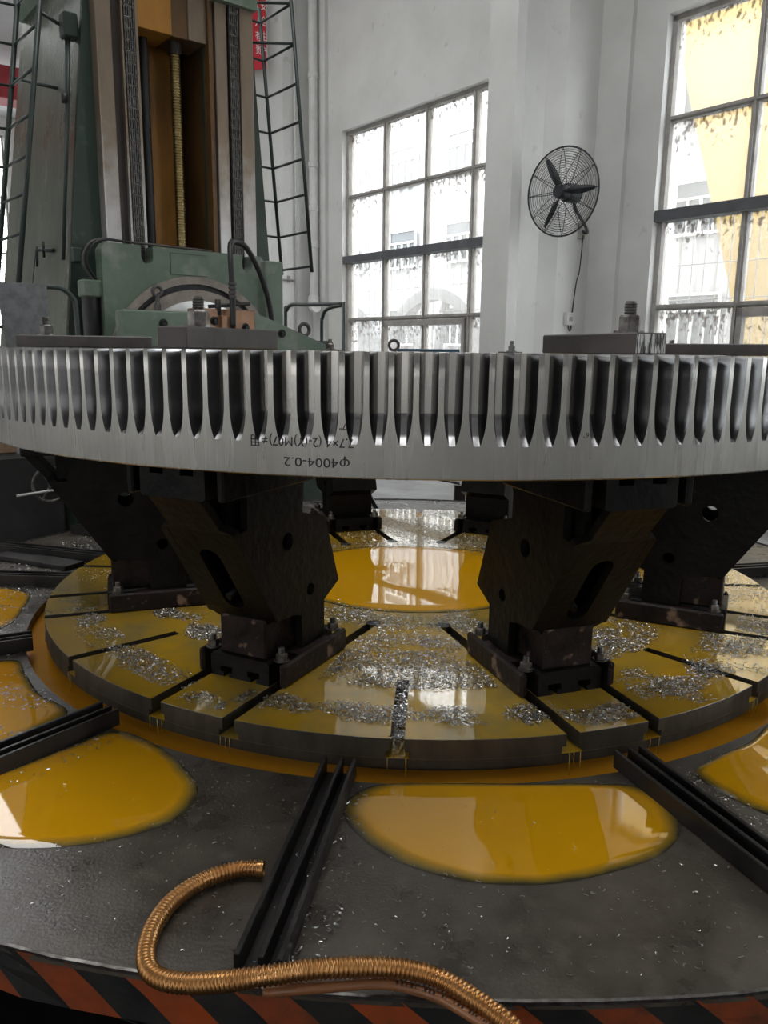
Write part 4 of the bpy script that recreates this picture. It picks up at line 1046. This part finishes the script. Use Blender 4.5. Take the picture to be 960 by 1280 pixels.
for k in range(260):                         # heap in the front slot
    a = math.radians(-93.5 + .05) + rnd.uniform(-.019, .019) / 1.6; r = rnd.uniform(1.42, 1.82); chip(mb, XC + r * math.cos(a), DC + r * math.sin(a), TT + Z0 - .03 + rnd.random() * .03, rnd, rnd.uniform(.012, .03), .005)
o = mb.build('metal_chips', 'chips'); tag(o, 'bright curled steel chips strewn over the flooded table', 'chips', kind='stuff')
mb = MB()
zones = [(1.93, 2.55, 150, 190, 3000, 4, -.2), (1.93, 2.2, -172, -150, 900, 5, -.05), (1.93, 2.25, -150, -130, 500, 6, .05), (1.95, 2.6, -128, -122, 260, 6, .0), (1.93, 2.6, -30, 20, 2200, 4, .0), (1.93, 2.7, 60, 130, 2200, 4, -.1), (1.95, 2.7, -69, -66, 220, 6, -.1), (1.93, 2.68, -97.4, -95.8, 80, 6, -.2), (1.93, 2.68, -100.2, -97.3, 110, 5, -.3)]
for r0, r1, a0, a1, cnt, fq, th in zones:
    k = 0; tries = 0
    while k < cnt and tries < cnt * 6:
        tries += 1
        a = math.radians(rnd.uniform(a0, a1)); r = math.sqrt(rnd.uniform(r0 * r0, r1 * r1)); x, y = XC + r * math.cos(a), DC + r * math.sin(a)
        if nz(x, y, fq) + .25 * rnd.uniform(-1, 1) < th: continue
        chip(mb, x, y, TR + Z0 + .001, rnd, rnd.uniform(.005, .020), rnd.uniform(.0018, .0045), 1.5); k += 1
for k in range(1200):                         # loose ones on the front plates
    a = math.radians(rnd.uniform(-128, -60)); r = rnd.uniform(1.95, 2.68); chip(mb, XC + r * math.cos(a), DC + r * math.sin(a), TR + Z0 + .001, rnd, rnd.uniform(.004, .015), rnd.uniform(.0012, .0028), .3)
o = mb.build('metal_chips', 'chips'); tag(o, 'bright curled steel chips scattered over the black tray', 'chips', kind='stuff')

# ------------------------------------------------------------------ hoses in front
hp = [(-0.291, 1.732, 0.024), (-0.346, 1.731, 0.024), (-0.4, 1.706, 0.024), (-0.449, 1.664, 0.024), (-0.486, 1.602, 0.024), (-0.501, 1.532, 0.024), (-0.498, 1.465, 0.024), (-0.485, 1.42, 0.024),
      (-0.461, 1.388, 0.027), (-0.421, 1.363, 0.034), (-0.371, 1.347, 0.045), (-0.32, 1.332, 0.062), (-0.27, 1.32, 0.080), (-0.2, 1.323, 0.090), (-0.131, 1.339, 0.088), (-0.061, 1.357, 0.078), (0.012, 1.374, 0.064),
      (0.077, 1.378, 0.052), (0.133, 1.362, 0.045), (0.185, 1.324, 0.042), (0.227, 1.287, 0.04), (0.26, 1.252, 0.035), (.33, 1.16, .0)]
path = catmull(hp, 24)
fh = thing('flexible_hose', 'copper coloured corrugated metal hose curling over the front tray edge', 'hose', (0, 0, TR + Z0))
# even spacing along the path so the corrugations stay regular
acc = [0.0]
for a, b in zip(path[:-1], path[1:]): acc.append(acc[-1] + (b - a).length)
step = .0014; n = int(acc[-1] / step); pts = []; j = 0
for i in range(n):
    d = i * step
    while acc[j + 1] < d: j += 1
    t = (d - acc[j]) / max(1e-9, acc[j + 1] - acc[j]); pts.append(path[j].lerp(path[j + 1], t))
rad = [.0190 + .0018 * math.cos(2 * PI * i * step / .0100) for i in range(n)]
ct = MB().tube(pts, rad, 18, caps=False).build('corrugated_tube', 'hose', fh)
d0 = (pts[0] - pts[3]).normalized()
MB().tube([pts[0] - d0 * .012, pts[0] + d0 * .004], .0200, 18, caps=False).build('end_collar', 'hose', ct)
MB().tube([pts[0] - d0 * .10, pts[0] - d0 * .05, pts[0] + d0 * .001], .0155, 14, caps=True).build('bore', 'black', ct)
sp_ = [(-.226, 1.328, .045), (-.115, 1.335, .050), (.012, 1.368, .03), (.109, 1.352, .02), (.182, 1.300, .022), (.230, 1.250, .022), (.30, 1.15, -.02)]
st = thing('amber_hose', 'smooth brown plastic tube with black print lying under the corrugated hose', 'hose', (0, 0, TR + Z0))
pth = catmull(sp_, 10); MB().tube(pth, .011, 12).build('tube', 'tube', st)
m = MB(); rnd = random.Random(3)
for i in range(22, 52, 1):
    if rnd.random() < .75:
        a, b = pth[i], pth[i + 1]; p = a.lerp(b, .2); q = a.lerp(b, .2 + .5 * rnd.random() + .1)
        m.tube([p + Vector((0, -.003, .0085)), q + Vector((0, -.003, .0085))], .0038, 5)
m.build('black_print', 'print', st)
